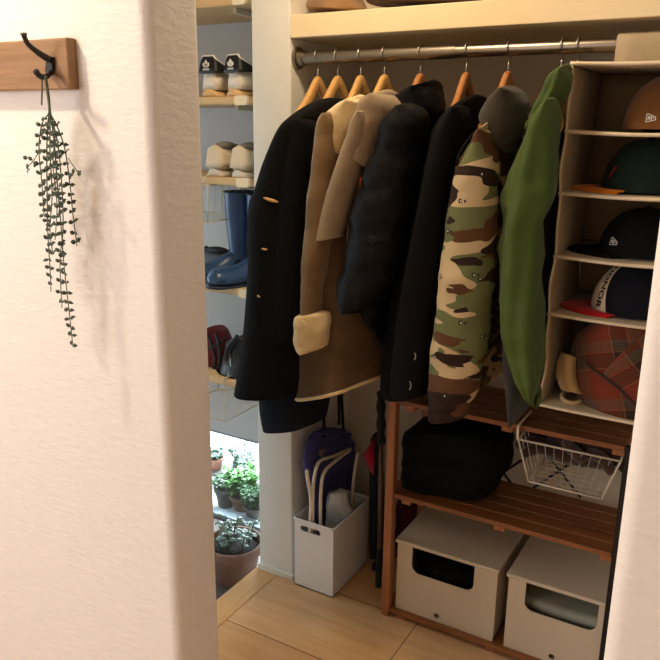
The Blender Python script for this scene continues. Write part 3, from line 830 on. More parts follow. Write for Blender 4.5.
c = coat('puffer_jacket', 'black quilted puffer jacket, padded sleeve facing out', 'jacket')
cloth('jacket_body', 'puffer', c, [(98, 396, 440), (115, 388, 448), (160, 374, 444), (210, 360, 432), (260, 354, 426), (300, 362, 424), (340, 384, 424), (374, 392, 420)], 1.84, .17, quilt=(.1, .05, .2), crease=.008, seed=3)
cloth('sleeve', 'puffer', c, [(106, 394, 424), (118, 386, 428), (145, 374.5, 424), (176, 363, 419), (217, 350.5, 411), (260, 345, 403), (288, 338.5, 392), (300, 336.5, 384), ((304, 310), 339, 374)], 1.65, .075, k=14, quilt=(.098, .11, .15), crease=.009, seed=12)
cloth('hood', 'puffer', c, [(82, 428, 441), (85, 418, 442.5), (90, 405, 443), (97, 396, 444), (106, 390, 445), (117, 386, 441), (126, 386, 432)], 1.76, .09, crease=.01, seed=1)
g = G(); p = PY(361.5, 182, 1.625); g.box((p.x - .004, p.y - .002, p.z - .012), (p.x + .004, p.y + .002, p.z + .012)); g.obj('red_tag', plain('orange_red_tag', (200, 70, 40)), c, smooth=False)
rehome(c)

c = coat('black_jacket', 'plain black jacket hanging between puffer and camouflage jacket', 'jacket')
cloth('jacket_body', 'jacket', c, [(97, 470, 486), (104, 458, 491), (114, 446, 493), (130, 436, 492), (160, 424, 487), (220, 413, 480), (280, 399, 470), (340, 389, 460), (374, 386, 456), (384, 388, 452)], 1.83, .16, fold=.03, kf=4, seed=6, sharp=2.4)
cloth('sleeve', 'jacket', c, [(108, 452, 470), (120, 441, 470), (145, 430, 464), (200, 419, 452), (300, 400, 438), (370, 392, 431), (386, 391, 430), (393, 393, 429)], 1.645, .055, fold=.03, kf=3, seed=2)
for (u, v, r) in ((411, 384, .011), (416, 355, .009)):
    p = PY(u, v, 1.583); G().tube([p + Vector((r * .45 * math.cos(a), -.012, r * math.sin(a))) for a in [(-1.3 + 2.6 * j / 12) for j in range(13)]], .0012, 6).obj('snap', 'wire', c)
rehome(c)

c = coat('camouflage_jacket', 'camouflage print jacket with dark olive hood', 'jacket')
cloth('jacket_body', 'camo', c, [(104, 502, 530), (125, 490, 536), (200, 476, 531), (300, 470, 515), (350, 466, 506), ((385, 378), 462, 503)], 1.83, .14, fold=.03, kf=4, seed=6, sharp=2.4)
sl, rg = cloth('sleeve', 'camo', c, [(125, 483, 494), (131, 476, 497), (142, 469.5, 499), (166, 457.5, 500), (190, 451, 498.5), (224, 445, 497), (260, 440.5, 495.5), (280, 438, 494.5), (300, 435.5, 492), (340, 432, 487.5), (370, 430, 484), (388, 429.5, 480), (398, 429.5, 475), (403, 430, 471)], 1.625, .06, fold=.03, kf=3, seed=1, crease=.006)
cloth('cuff', 'camo', c, [(401, 430.5, 470), (404, 429.5, 471), (412, 429, 468), ((418, 416), 429.5, 465)], 1.625, .045, fold=.035, kf=11, seed=1, k=4)
cloth('hood', 'olive', c, [(88.5, 501, 523), (91, 497, 527), (97, 490, 529), (106, 484, 531), (118, 480, 529), (130, 484, 526), (142, 494, 521), (151, 503, 516)], 1.70, .085, crease=.005, seed=7)
G().tube(curve([PY(457, 166, 1.58), PY(459, 155, 1.575), PY(470, 138, 1.575), PY(483, 127, 1.585)], 6), .0035, 6).obj('zipper', 'jacket', c)
eyes = [(483, 174), (462, 201), (449, 231), (441, 277), (475, 275), (481, 279), (462, 323), (482, 336), (435, 357), (446, 396)]
for (u, v) in eyes:
    p0 = PY(u, v, 1.0); d = (p0 - EYE).normalized()
    hit = None
    from mathutils.bvhtree import BVHTree
    if 'bvh' not in globals():
        bvh = BVHTree.FromPolygons([v_.co.copy() for v_ in sl.data.vertices], [tuple(p_.vertices) for p_ in sl.data.polygons])
    hit, nr, _, _ = bvh.ray_cast(EYE, d)
    if hit is None: continue
    nr = nr if nr.dot(d) < 0 else -nr
    sd = Vector((0, 0, 1)).cross(nr).normalized(); up = nr.cross(sd)
    ge, gw = G(), G()
    for gg, off, r, lift in ((ge, -.004, .0055, .0008), (gw, -.0028, .0022, .0016), (ge, .0075, .0035, .0008)):
        gg.add([hit + nr * lift + sd * (off + r * .8 * math.cos(a)) + up * r * math.sin(a) for a in (2 * PI * j / 10 for j in range(10))], [tuple(range(10))])
    dd = ge.obj('dark_dot_print', 'printblack', c, smooth=False); gw.obj('white_dot_print', 'print', dd, smooth=False)
rehome(c)

c = coat('green_jacket', 'bright green shell jacket with sleeve tapering to a point', 'jacket')
cloth('jacket_body', 'green', c, [(72, 562, 574), (84, 552, 574), (100, 543, 570), (125, 530, 566), (170, 518, 560), (230, 513, 552), (300, 512, 546), (360, 516, 544)], 1.81, .13, fold=.05, kf=4, seed=3, crease=.006)
cloth('sleeve', 'green', c, [(100, 546, 560), (110, 538, 561), (122, 530, 561), (138, 522, 560.5), (172, 510.5, 558), (193, 505, 557), (210, 504.5, 551), (226, 503, 544), (250, 501, 543.5), (300, 500, 543), (340, 503, 543), (353, 506, 543), (368, 513, 542.5), (385, 521, 542), (398, 529, 541.5), (405, 535, 541)], 1.64, .06, fold=.09, kf=5, seed=11, crease=.008)
cloth('hood', 'green', c, [(66.5, 563, 573), (70, 558, 574), (78, 550, 574), (90, 543, 571), (102, 537, 564), (113, 532, 557), (125, 527, 548), ((134, 128), 523, 540)], 1.70, .07, fold=.07, kf=6, seed=2, crease=.008)
rehome(c)

c = coat('charcoal_garment', 'charcoal grey garment end hanging below and behind green sleeve', 'garment')
cloth('garment_body', 'charcoal', c, [(112, 546, 566), (130, 538, 560), (180, 522, 548), (250, 510, 544), (320, 505, 541), (352, 503.5, 538), (385, 507, 534), ((418, 413), 511, 529)], 1.735, .09, fold=.03, kf=4, seed=3)
rehome(c)
c = coat('dark_garment', 'black garment squeezed between green jacket and hat organizer', 'garment')
cloth('garment_body', 'jacket', c, [(132, 556, 568), (150, 552, 566), (200, 545, 561), (300, 541, 555), (370, 536, 550), (398, 535, 547)], 1.78, .06, fold=.03, kf=4, seed=4)
rehome(c)

# ------------------------------------------------------------------ hanging hat organizer
OX0, OX1, OY0, OY1 = -.409, -.085, 1.735, 2.04
zc = [1.640, 1.498, 1.362, 1.218, 1.080, .850]
t = thing('hanging_organizer', 'beige fabric hanging organizer with five open compartments of hats', 'organizer', (OX0 / 2 + OX1 / 2, 1.89, zc[-1]))
def panel(fn, nu, nv, nm, mat='canvas', th=.004):
    return G().grid(fn, nu, nv).obj(nm, mat, t, solid=th)
def wob(z): return .0025 * math.sin(z * 21) + .0018 * math.sin(z * 47 + 1)
panel(lambda u, v: Vector((OX0 + wob(zc[-1] + (zc[0] - zc[-1]) * v) * (1 - .3 * u) + .004 * math.sin(u * 6), OY0 + (OY1 - OY0) * u, zc[-1] + (zc[0] - zc[-1]) * v)), 12, 60, 'side_panel')
panel(lambda u, v: Vector((OX1 + wob(zc[-1] + (zc[0] - zc[-1]) * v), OY0 + (OY1 - OY0) * u, zc[-1] + (zc[0] - zc[-1]) * v)), 12, 60, 'side_panel')
panel(lambda u, v: Vector((OX0 + (OX1 - OX0) * u, OY1, zc[-1] + (zc[0] - zc[-1]) * v)), 6, 20, 'back_panel')
for i, z in enumerate(zc):
    sg_ = [.004, .006, .004, .005, .004, .002][i]
    fn = lambda u, v, z=z, s=sg_: Vector((OX0 + wob(z) - (.004 if v < .05 else 0) + (OX1 - OX0) * u, OY0 + (OY1 - OY0) * v, z - s * math.sin(PI * u)))
    pn = panel(fn, 16, 4, 'shelf_panel', th=.008)
    G().tube([fn(j / 24, 0) + Vector((0, -.003, 0)) for j in range(25)], .0042, 8).obj('edge_binding', 'canvasedge', pn)
G().tube([Vector((OX0 + wob(z), OY0 - .002, z)) for z in [zc[-1] + (zc[0] - zc[-1]) * j / 60 for j in range(61)]], .003, 6).obj('edge_binding', 'canvasedge', t)
# flap over the rod
def flap(u, v):
    prof = [(OY0 + .165 - .024, 1.636), (RY - .024, 1.66), (RY - .023, RZ), (RY - .016, RZ + .017), (RY, RZ + .023), (RY + .016, RZ + .017), (RY + .023, RZ), (RY + .024, 1.66), (RY + .03, 1.64)]
    y, z = crom(prof, v * (len(prof) - 1)); return Vector((-.348 + .22 * u, y, z))
panel(flap, 6, 32, 'hanging_flap')

def dome(c, ang, rx, ry, rz):
    ca, sa = math.cos(ang), math.sin(ang); c = Vector(c)
    def fn(th, ph, k=1.0):
        r = math.cos(ph) ** .88
        x, y, z = rx * r * math.cos(th) * k, ry * r * math.sin(th) * k, rz * math.sin(ph) * k
        return c + Vector((ca * x - sa * y, sa * x + ca * y, z))
    return fn
def cap(name, label, c, ang, crown, brim, rx=.098, ry=.08, rz=.115, brimlen=.072, front=None, button=None):
    """ang turns local +X (the brim's side)"""
    t = thing(name, label, 'cap', c, 'caps in the hanging organizer')
    fn = dome(c, ang, rx, ry, rz)
    def crownfn(u, v):
        th = 2 * PI * u; seam = 1 - .012 * (1 - min(1, abs(((u * 6) % 1) - .5) * 2) ** .3) * 0
        return fn(th, v * PI * .498, 1 + .006 * abs(math.sin(3 * th)) * (1 - v))
    cr = G().grid(crownfn, 48, 18, closed_u=True).obj('crown', crown, t)
    ca, sa = math.cos(ang), math.sin(ang)
    def brimfn(u, v):
        a = (u - .5) * 2 * 1.12; th = a
        b0 = fn(th, .04); ext = brimlen * math.cos(a * 1.32) ** .6 if abs(a * 1.32) < PI / 2 else 0
        d = Vector((ca, sa, 0)); dn = -.012 * (2 * (u - .5)) ** 2
        return b0 + d * ext * v + Vector((0, 0, dn * v + .004 * math.sin(PI * v) - .003))
    G().grid(brimfn, 28, 8).obj('brim', brim, t, solid=.005)
    if front:
        G().grid(lambda u, v: fn((u - .5) * 1.75 * (1 - .55 * v), .04 + v * 1.45, 1.012), 20, 14).obj('front_panel', front, t, solid=.002)
    if button:
        b = fn(0, PI * .499); G().loft(shape_ell(b, .008, .008, .005)).obj('button', button, t)
    return t, fn
def emblem(t, fn, th0, ph0, loops, s, mat='print', lift=1.02, nm='emblem', ca=1, sa=0):
    """flat strokes given in millimetre-like 2-D units, wrapped on the crown"""
    g = G()
    for lp in loops:
        pts = []
        for a, b in lp:
            a, b = a * ca - b * sa, a * sa + b * ca
            pts.append(fn(th0 + a * s, ph0 + b * s * .8, lift))
        g.add(pts, [tuple(range(len(pts)))])
    return g.obj(nm, mat, t, smooth=False, solid=.001)
def stroke(x0, y0, x1, y1, w=.14):
    dx, dy = x1 - x0, y1 - y0; L = math.hypot(dx, dy); nx, ny = -dy / L * w / 2, dx / L * w / 2
    return [(x0 + nx, y0 + ny), (x1 + nx, y1 + ny), (x1 - nx, y1 - ny), (x0 - nx, y0 - ny)]
FLAG = [stroke(-.9, -.8, -.9, .9), stroke(-.9, .9, .1, .55), stroke(-.9, -.8, .1, -.6), stroke(-.55, -.4, -.55, .4), stroke(-.55, .4, -.2, -.35), stroke(-.2, -.35, -.2, .4),
        stroke(.1, -.6, .1, .55), stroke(.1, .5, .9, .2), stroke(.1, 0, .75, 0), stroke(.1, -.55, 1.0, -.4), stroke(.9, .2, 1.0, -.4)]
ct, fn = cap('baseball_cap', 'brown cap with small white flag emblem in topmost compartment', (-.222, 1.87, zc[1] + .006), 1.2, 'capbrown', 'capbrown', .098, .088, .115, .06)
g = G(); decal(g, tree(next(k for k in ct.children if k.name.startswith('crown')), WL[ct]), 651, 118, FLAG, 0.0105, 0); g.obj('emblem', 'print', ct, smooth=False)
ct, fn = cap('baseball_cap', 'dark green cap with orange brim in second compartment', (-.245, 1.86, zc[2] + .006), PI + .12, 'capgreen', 'caporange', .1, .088, .115, .075, button='capgreen')
g = G(); decal(g, tree(next(k for k in ct.children if k.name.startswith('crown')), WL[ct]), 613, 172, [stroke(-.25, -1, .05, .8, .35), stroke(0, .8, .3, 1, .3)], 0.013, -0.2); g.obj('red_tick', 'redprint', ct, smooth=False)
ct, fn = cap('baseball_cap', 'all black cap with white flag emblem in middle compartment', (-.235, 1.86, zc[3] + .006), PI + .1, 'capblack', 'capblack', .1, .092, .105, .075, button='capblack')
g = G(); decal(g, tree(next(k for k in ct.children if k.name.startswith('crown')), WL[ct]), 614, 242, FLAG, 0.0105, -0.1); g.obj('emblem', 'print', ct, smooth=False)
ct, fn = cap('baseball_cap', 'navy cap with white lettered front, red brim and red button', (-.235, 1.85, zc[4] + .006), PI + .15, 'capnavy', 'capred', .1, .09, .118, .075, front='capwhite', button='capred')
# lettering on the front panel
cu = bpy.data.curves.new('txt', 'FONT'); cu.body = 'SOHONOR'; cu.size = .26; cu.align_x = 'CENTER'; cu.align_y = 'CENTER'; cu.resolution_u = 3; cu.offset = .008
to = bpy.data.objects.new('txt', cu); COL.objects.link(to)
dg = bpy.context.evaluated_depsgraph_get(); tm = bpy.data.meshes.new_from_object(to.evaluated_get(dg))
bpy.data.objects.remove(to)
g = G(); g.add([fn(.60 + v.co.y * .9 - .36 * max(0, (.60 - v.co.x * 1.0) - .35), .74 - v.co.x * .98, 1.03) for v in tm.vertices], [tuple(p.vertices) for p in tm.polygons])
g.obj('lettering', 'printblack', ct, smooth=False, solid=.0006)

# plaid hat and beige hat in the bottom compartment
t = thing('plaid_hat', 'red and brown plaid fabric hat in the bottom compartment', 'hat', (-.27, 1.87, zc[5]))
hc = G().loft(shape([(318, 606, 640), (322, 594, 655), (332, 580, 668), (348, 571, 678), (368, 570.5, 680), (390, 576, 680), (402, 584, 676), (411, 596, 668)], 1.815, .075, crease=.007, seed=2))
hc = hc.obj('crown', 'plaid', t)
tr = tree(hc, WL[t])
fo_ = [(603, 374), (614, 360), (628, 346), (644, 334), (655, 340), (655, 372), (652, 400), (646, 412), (634, 402), (620, 388)]
def on_hat(u, v, lift):
    h = hit_at(tr, u, v)
    if h is None: return PY(u, v, 1.75)
    return h[0] + h[1] * lift
cu_ = (sum(p[0] for p in fo_) / 10, sum(p[1] for p in fo_) / 10)
g = G(); vs = []
for k in range(5):
    f = (k + 1) / 5
    vs += [on_hat(cu_[0] + (u - cu_[0]) * f, cu_[1] + (v - cu_[1]) * f, .012 - .006 * f ** 4) for u, v in fo_]
g.add(vs + [on_hat(*cu_, .012)], [(k * 10 + i, k * 10 + (i + 1) % 10, k * 10 + 10 + (i + 1) % 10, k * 10 + 10 + i) for k in range(4) for i in range(10)] + [(i, (i + 1) % 10, 50) for i in range(10)])
g.obj('ear_flap', 'plaid2', t, solid=.004)
G().tube([on_hat(u, v, .012) for u, v in ((588, 362), (596, 369), (603, 374), (611, 381), (620, 388), (634, 402), (646, 412))], .0035, 8).obj('dark_binding', 'bagbrown', t)
t = thing('beige_hat', 'beige fleece flap hat curled up left of the plaid hat', 'hat', tuple(PY(568, 400, 1.79)))
def curl(u, v):
    a = -.4 + u * 3.3
    uu = 568 - 11 * math.cos(a * .62) * (1 - .4 * (2 * v - 1) ** 2); vv = 352 + 40 * v
    Y = 1.775 + .05 * (u - .2) ** 2 + .03 * math.sin(PI * u)
    p = PY(556 + 26 * u * (1 - .35 * (1 - v) ** 2) + 6 * (2 * v - 1) ** 2, 352 + 38 * v + 6 * u, 1.80 - .05 * math.sin(PI * u)); return p
G().grid(curl, 14, 16).obj('brim_flap', 'hatbeige', t, solid=.006, sub=1)
ctr = PZ(572, 397.5, zc[5] + .014)
G().tube([ctr + Vector((.026 * math.cos(a), .03 * math.sin(a) + .01, .007 * math.sin(a))) for a in (2 * PI * j / 28 for j in range(28))], .0055, 8, closed=True).obj('rolled_edge', 'hatbeige', t)

# ------------------------------------------------------------------ low shelf unit
X0, X1, Y0, Y1 = -.878, -.2, 1.852, 2.13
ZT, ZM, ZB = .735, .433, .03
t = thing('shelf_unit', 'low slatted reddish wood shelf unit with black bracing', 'shelf unit', ((X0 + X1) / 2, (Y0 + Y1) / 2, 0))
for y, m in ((Y0, 'teakv'), (Y1 - .02, 'teakv')):
    G().box((X0, y, 0), (X0 + .026, y + .028, ZT)).obj('post', m, t, smooth=False, bevel=.002)
for y in (Y0, Y1 - .02):
    G().box((X1 - .02, y + .004, 0), (X1, y + .024, ZT + .0)).obj('post', 'blackmetal', t, smooth=False, bevel=.002)
for z, nm in ((ZT, 'top_shelf'), (ZM, 'middle_shelf'), (ZB, 'bottom_shelf')):
    g = G(); n = 5; w = (Y1 - Y0 - .01) / n
    for i in range(n):
        y = Y0 + .004 + i * w
        g.box((X0 + .0265, y, z - .014), (X1 - .021, y + w - .008, z))
    s = g.obj(nm, 'teak', t, smooth=False, bevel=.0015)
    for x in (X0 + .05, (X0 + X1) / 2, X1 - .05): G().box((x, Y0 + .012, z - .03), (x + .03, Y1 - .012, z - .0145)).obj('cross_batten', 'teakv', s, smooth=False)
    G().box((X0 + .002, Y0 + .028, z - .03), (X0 + .022, Y1 - .02, z - .002)).obj('end_rail', 'teakv', t, smooth=False)
g = G()
for a, b in (((X0 + .02, .72), (X1 - .02, .05)), ((X0 + .02, .05), (X1 - .02, .72)), ((-.62, .7), (-.36, .43)), ((-.62, .43), (-.36, .70))):
    g.tube([(a[0], Y1 + .004, a[1]), (b[0], Y1 + .004, b[1])], .004, 8)
g.obj('cross_brace', 'blackmetal', t)

# folded black clothes
def folded(label, rows, Y, b, seed, mat='blackcloth'):
    rings = shape(rows, Y, b, sharp=3.2, crease=.012, seed=seed, n=44)
    for rg_ in rings:
        for p_ in rg_: p_.z = max(p_.z, ZM + .002 + (0 if seed == 8 else .07)); p_.y = max(p_.y, 1.866); p_.x = max(p_.x, X0 + .03)
    o = G().loft([shrink(rings[0], .3), shrink(rings[0], .75)] + rings + [shrink(rings[-1], .7)]).obj('folded_garment', mat)
    return tag(o, label, 'folded clothes', 'folded clothes on the shelf unit')
folded('folded black garment on top of pile on middle shelf', [(423, 410, 475), (428, 399, 500), (440, 396, 511), (458, 396, 510), (466, 397, 508)], 1.99, .1, 3)
folded('folded black garment under another on middle shelf', [(458, 399, 500), (464, 397, 503), (474, 398, 502), ((480, 492), 404, 496)], 1.98, .09, 8)

# storage boxes
def storage_box(x0, x1, lab):
    t = thing('storage_box', lab, 'box', ((x0 + x1) / 2, 2.0, ZB + .001), 'lidded storage boxes under the shelf unit')
    y0, y1, z0, z1 = 1.872, 2.115, ZB - .012, .268
    z0 = .032
    a, b = x0 + .05, x1 - .07; zb, r = z1 - .095, .026
    zl = .018
    out = roundrect(x0, zl, x1, z1 - .004, .010, 'ab', 5)
    out = out[:-2]
    notch = [(x1, z1 - .004), (b, z1 - .004)] + [(b - r + r * math.cos(q), zb + r + r * math.sin(q)) for q in [-i / 8 * PI / 2 for i in range(9)]] + [(a + r + r * math.cos(q), zb + r + r * math.sin(q)) for q in [-PI / 2 - i / 8 * PI / 2 for i in range(9)]] + [(a, z1 - .004), (x0, z1 - .004)]
    outer = out + notch
    cxh = (x0 + x1) / 2 - .02
    hole = [(cxh + .0085 * math.cos(q), .05 + .0085 * math.sin(q)) for q in [2 * PI * j / 20 for j in range(20)]]
    fr = G().prism([outer, hole], XZ, y0, y0 + .004)
    fr.obj('front_panel', 'plastic', t, smooth=False, bevel=.0012)
    g = G(); w = .004
    g.box((x0, y0 + .004, .034), (x0 + w, y1, z1 - .004)); g.box((x1 - w, y0 + .004, .034), (x1, y1, z1 - .004)); g.box((x0, y1 - w, .034), (x1, y1, z1 - .004)); g.box((x0, y0 + .0041, .034), (x1, y1, .038))
    g.obj('box_body', 'plastic', t, smooth=False)
    g = G(); g.box((x0 - .006, y0 - .008, z1 - .004), (x1 + .006, y1 + .004, z1 + .008))
    g.obj('lid', 'plastic', t, smooth=False, bevel=.004, segs=3)
    return t
bx0, bx1 = -.838, -.519
for zz, lb in ((.045, 'dark cloth lowest in the left storage box'), (.13, 'dark cloth filling the left storage box window')):
    o = G().loft(shape_ell((-.68, 1.99, zz + .045), .14, .1, .046)).obj('dark_cloth', 'blackcloth'); tag(o, lb, 'cloth', 'dark cloths in the left storage box')  # dark filler added so the inside of the closed box reads as shade
storage_box(bx0, bx1, 'cream lidded box with dark empty window, left under the shelf')
storage_box(bx0 + .352, bx1 + .352, 'cream lidded box with papers showing in its window, right under shelf')
for i in range(4):
    g = G(); z = .04 + i * .034
    g.grid(lambda u, v: Vector((-.475 + .29 * u + .004 * i, 1.915 + .17 * v, z + .016 + .006 * math.sin(u * 5 + i) + .012 * (1 - u) * (i % 2))), 16, 6)
    o = g.obj('folded_paper', 'paper' if i != 1 else 'label', solid=.03)
    tag(o, ['pale folded paper packet lowest inside the right storage box', 'grey paper packet second from bottom inside right storage box', 'pale paper packet third up inside the right storage box', 'pale paper packet on top of pile inside right storage box'][i], 'paper', 'paper packets in the right storage box')
o, _ = cloth('cloth_bag', 'burgundy', None, [(500, 398, 424), (508, 396, 428), (530, 396, 428), (560, 396, 426)], 2.19, .03, open_end=False, crease=.006, seed=2)
tag(o, 'burgundy cloth bag standing behind the left storage box', 'bag')

# basket with gloves under the top shelf
wire_basket('wire_basket', 'cream wire basket with brown gloves hung from shelf unit', -.485, -.225, 1.842, 2.1, .700, .582, 'whitewire', .017, (-.487,), ZT + .002, .0019, .035, None, 'peg')
def glove(label, c, rot, s=1):
    t = thing('glove', label, 'glove', (0, 0, 0), 'brown knitted gloves')
    pr = [(-.1, .03, .02), (-.06, .033, .024), (-.02, .042, .026), (.03, .046, .026), (.06, .042, .022)]
    rings = []
    for i in range(25):
        x, w, h = crom(pr, i / 24 * 4)
        rings.append([Vector((x, w * math.cos(a), h * math.sin(a) + .03 + .004 * noise.noise(Vector((x * 40, a, 1))))) for a in (2 * PI * j / 20 for j in range(20))])
    G().loft([shrink(rings[0], .5)] + rings + [shrink(rings[-1], .6)]).obj('palm', 'glove', t)
    for k, (y, L, dz) in enumerate(((-.033, .06, .0), (-.011, .075, .006), (.012, .072, .002), (.033, .055, -.004))):
        G().tube(curve([(.045, y, .03), (.08, y * 1.25, .038 + dz), (.05 + L, y * 1.4, .026 + dz), (.062 + L, y * 1.42, .018 + dz)], 5), [.013] * 10 + [.012, .0115, .011, .01, .008, .004], 10).obj('finger', 'glove', t)
    G().tube(curve([(-.02, -.035, .03), (.01, -.058, .032), (.045, -.066, .026), (.055, -.067, .024)], 5), [.014] * 10 + [.013, .0125, .012, .011, .008, .004], 10).obj('thumb', 'glove', t)
    t.location = c; t.rotation_euler = rot; t.scale = (s, s, s); return t
g1 = glove('dark brown glove lying at the left in cream wire basket', (-.375, 1.95, .61), (.1, -.1, -2.9))
g2 = dup(g1, (-.345, 1.94, .645), (-.1, .12, -.35), 'dark brown glove lying across the other in wire basket, to the right')
g1.scale = g2.scale = (1.05, 1.15, 1.3)

# ------------------------------------------------------------------ white bin and what stands in and behind it
bx = (-1.203, -1.054); by = (1.846, 2.095); bz = .252
t = thing('storage_bin', 'tall white plastic bin with handle slot on the floor', 'bin', ((bx[0] + bx[1]) / 2, (by[0] + by[1]) / 2, 0))
def slot(cx, cz, w, r, n=8):
    return [(cx + w + r * math.cos(q), cz + r * math.sin(q)) for q in [-PI / 2 + PI * i / n for i in range(n + 1)]] + [(cx - w + r * math.cos(q), cz + r * math.sin(q)) for q in [PI / 2 + PI * i / n for i in range(n + 1)]]
g = G()
hole = slot((bx[0] + bx[1]) / 2 - .012, .222, .03, .0095)
g.prism([[(bx[0], 0), (bx[1], 0), (bx[1], bz), (bx[0], bz)], hole], XZ, by[0], by[0] + .003)
g.prism([[(bx[0], 0), (bx[1], 0), (bx[1], bz), (bx[0], bz)]], XZ, by[1] - .003, by[1])
g.box((bx[0], by[0] + .003, 0), (bx[0] + .003, by[1] - .003, bz)); g.box((bx[1] - .003, by[0] + .003, 0), (bx[1], by[1] - .003, bz)); g.box((bx[0], by[0], 0), (bx[1], by[1], .004))
bo = g.obj('bin_body', 'plasticw', t, smooth=False)
rim = roundrect(bx[0] - .003, by[0] - .003, bx[1] + .003, by[1] + .003, .012, 'abcd', 5)
G().tube([Vector((a, b, bz)) for a, b in rim], .004, 8, closed=True).obj('rim', 'plasticw', t)

BX = -1.183
t = thing('round_bag', 'blue round nylon bag hanging by black straps over white bin', 'bag', tuple(PX(330, 520, BX)))
rows = [(429, 322, 341), (432, 315, 347), (440, 309, 351), (455, 306, 354), (475, 307, 352), (500, 312, 348), (520, 318, 342), (527, 323, 336)]
rings = []
for i in range(57):
    v, uL, uR = crom(rows, i / 8); L, Rr = PX(uL, v, BX), PX(uR, v, BX); cc = (L + Rr) / 2; hy = (Rr - L).length / 2
    rings.append([cc + Vector((.02 * min(1, hy / .1) * math.cos(a), hy * math.sin(a), (Rr.z - L.z) / 2 * math.sin(a))) + Vector((.008, .008, .008)) * noise.noise(Vector((i * .3, 3 * math.sin(a), 2))) for a in (2 * PI * j / 36 for j in range(36))])
G().loft([shrink(rings[0], .5)] + rings).obj('bag_body', 'bluebag', t)
for u in (323, 342):
    G().tube(curve([PX(u - 1, 384, -1.205), PX(u, 405, -1.203), PX(u + 1, 424, -1.19), PX(u + 1, 438, BX + .018)], 6), .0055, 8).obj('strap', 'strap', t)
G().tube(curve([PX(338, 384, -1.2), PX(339, 405, -1.198), PX(339, 425, -1.185)], 6), .005, 8).obj('strap', 'strap', t)
g = G(); p = PX(322, 452, BX + .024); g.box((p.x - .006, p.y - .012, p.z - .013), (p.x + .006, p.y + .012, p.z + .013)); g.obj('buckle', 'label', t, smooth=False, bevel=.003)

lo = [([(310, 528), (311, 500), (308, 480), (307, 470)], -1.15), ([(313, 493), (315, 474), (320, 461), (334, 456), (350, 449)], -1.145),
      ([(321, 552), (320.5, 520), (321, 490), (324, 473), (334, 462), (350, 450)], -1.125), ([(352, 510), (353, 485), (356, 462), (358, 453)], -1.11)]
labs = ['short pale bent tube at left edge of the white bin', 'pale curved tube against the round blue bag above bin', 'longest white bent tube rising from the white bin centre', 'thin beige tube at the right side of white bin']
for (pts, Y), lb in zip(lo, labs):
    pp = list(pts)
    P = [PX(u, v, Y) for u, v in pp]
    foot = P[0].copy(); foot.z = .03
    if pp[0][1] < 500: foot.x -= .0
    foot.x = max(min(foot.x, bx[1] - .015), bx[0] + .015); foot.y = min(max(foot.y, by[0] + .02), by[1] - .02)
    mid = P[0] * .5 + foot * .5
    o = G().tube(curve([foot, mid] + P, 6), .0058, 10).obj('bent_tube', 'tubing')
    tag(o, lb, 'tube', 'bent tubes in the white bin')
rings = shape([(490, 331, 342), (494, 328.5, 346), (505, 328, 347), (515, 326, 349), (530, 325, 347), (560, 326, 344)], 1.97, .03, crease=.014, seed=21)
t = thing('plastic_packet', 'crumpled grey plastic packet with white lettering in white bin', 'packet', tuple(PY(337, 560, 1.97)))
G().loft([shrink(rings[0], .4)] + rings).obj('packet_body', 'poly', t)
g = G()
for k in range(5):
    p = PY(332 + k * 2.6, 511.5, 1.93); g.box((p.x - .002, p.y, p.z - .004), (p.x - .0005, p.y + .001, p.z + .004)); g.box((p.x - .002, p.y, p.z - .004 + .006 * (k % 2)), (p.x + .003, p.y + .001, p.z - .0025 + .006 * (k % 2)))
g.obj('lettering', 'print', t, smooth=False)

# pole and umbrella between bin and shelf unit
Yp = 1.98
p_top, p_a, p_b, p_end = PY(381, 391, Yp), PY(381, 443, Yp), PY(379.5, 548, Yp), PY(378, 591, Yp)
t = thing('walking_pole', 'brown pole with black foam grip leaning by the shelf unit', 'pole', (p_end.x, p_end.y, max(p_end.z, 0)))
G().tube(curve([p_a, (p_a + p_top) / 2, p_top], 8), [.0135 + .0022 * math.sin(i * 1.3) for i in range(16)] + [.009], 14).obj('grip', 'grip', t)
G().tube([p_a, p_b], .0075, 12).obj('shaft', 'brownstick', t)
pe = p_b + (p_end - p_b) * 1.0
G().tube(curve([p_b, p_b * .6 + pe * .4, pe], 6), [.0095, .0095, .0095, .0115, .0115, .012, .012, .0105, .0105, .0105, .0105, .009, .006], 12).obj('foot_tip', 'grip', t)
g = G(); q = p_b * .55 + pe * .45; g.box((q.x - .022, q.y - .012, q.z - .012), (q.x - .004, q.y + .006, q.z + .012)); g.obj('clamp', 'blackmetal', t, smooth=False, bevel=.003)
t = thing('folded_umbrella', 'dark navy folded umbrella with red patch between bin and pole', 'umbrella', tuple(PY(374, 560, 2.08)))
G().loft(shape([(432, 373, 380), (440, 370.5, 382), (470, 370, 383), (510, 369.5, 383), (545, 369.5, 382), (556, 371, 380)], 2.08, .03, fold=.1, kf=7, seed=2)).obj('canopy', 'umbnavy', t)
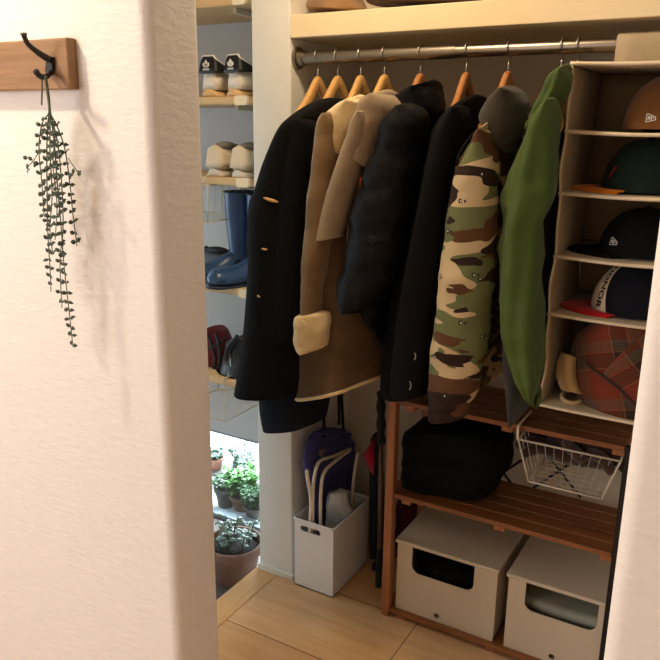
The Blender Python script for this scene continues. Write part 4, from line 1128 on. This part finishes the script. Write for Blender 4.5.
pp = [PY(375, 437, 2.05), PY(363, 455, 2.05), PY(368, 468, 2.05), PY(374, 475, 2.05)]
G().add(pp + [(pp[0] + pp[2]) / 2 + Vector((0, -.02, 0))], [(0, 1, 4), (1, 2, 4), (2, 3, 4), (3, 0, 4)]).obj('red_flap', 'red', t, solid=.004)
a, b = PY(376, 556, 2.08), PY(376, 578, 2.08); b.z = max(b.z, .004)
G().tube([a, b], .005, 8).obj('tip', 'blackmetal', t)

# ------------------------------------------------------------------ light
def area(name, loc, target, size, power, col, shape_='DISK', size_y=None):
    l = bpy.data.lights.new(name, 'AREA'); l.shape = shape_; l.size = size; l.energy = power; l.color = col
    if size_y: l.size_y = size_y
    o = bpy.data.objects.new(name, l); COL.objects.link(o); o.location = loc
    o.rotation_euler = (Vector(target) - Vector(loc)).to_track_quat('-Z', 'Y').to_euler()
    return o
WARM = (1, .74, .46); NEUT = (1, .93, .87); COOL = (.78, .89, 1)
area('hall_lamp', (-1.62, .5, 2.38), (-1.25, .98, 1.2), .08, 14, (1, .86, .64))
area('passage_lamp', (-.86, 1.40, 2.40), (-.98, 1.55, 0), .2, 11, (1, .77, .5))
area('hall_daylight', (-2.2, -1.4, 1.5), (-1.1, 1.0, 1.1), 1.3, 44, (.955, .945, .985), 'RECTANGLE', 1.5)
area('window_daylight', (-1.95, 3.1, 1.1), (-1.6, 2.2, 0), 1.2, 120, COOL, 'RECTANGLE', .8)
area('garden_daylight', (-2.3, 3.7, .55), (-1.25, 1.75, 0), .6, 60, COOL, 'RECTANGLE', .4)
area('entrance_daylight', (-2.75, 1.6, 1.0), (-1.4, 1.95, .6), .7, 13, (.66, .86, 1), 'RECTANGLE', 1.4)  # unseen cool fill, added to brighten the wall behind the shoe shelves

wd = bpy.data.worlds.new('world'); SC.world = wd; wd.use_nodes = True
bg = wd.node_tree.nodes['Background']; bg.inputs[0].default_value = (.86, .94, 1, 1); bg.inputs[1].default_value = 2.2
SC.view_settings.view_transform = 'Standard'; SC.view_settings.look = 'None'; SC.view_settings.exposure = 0
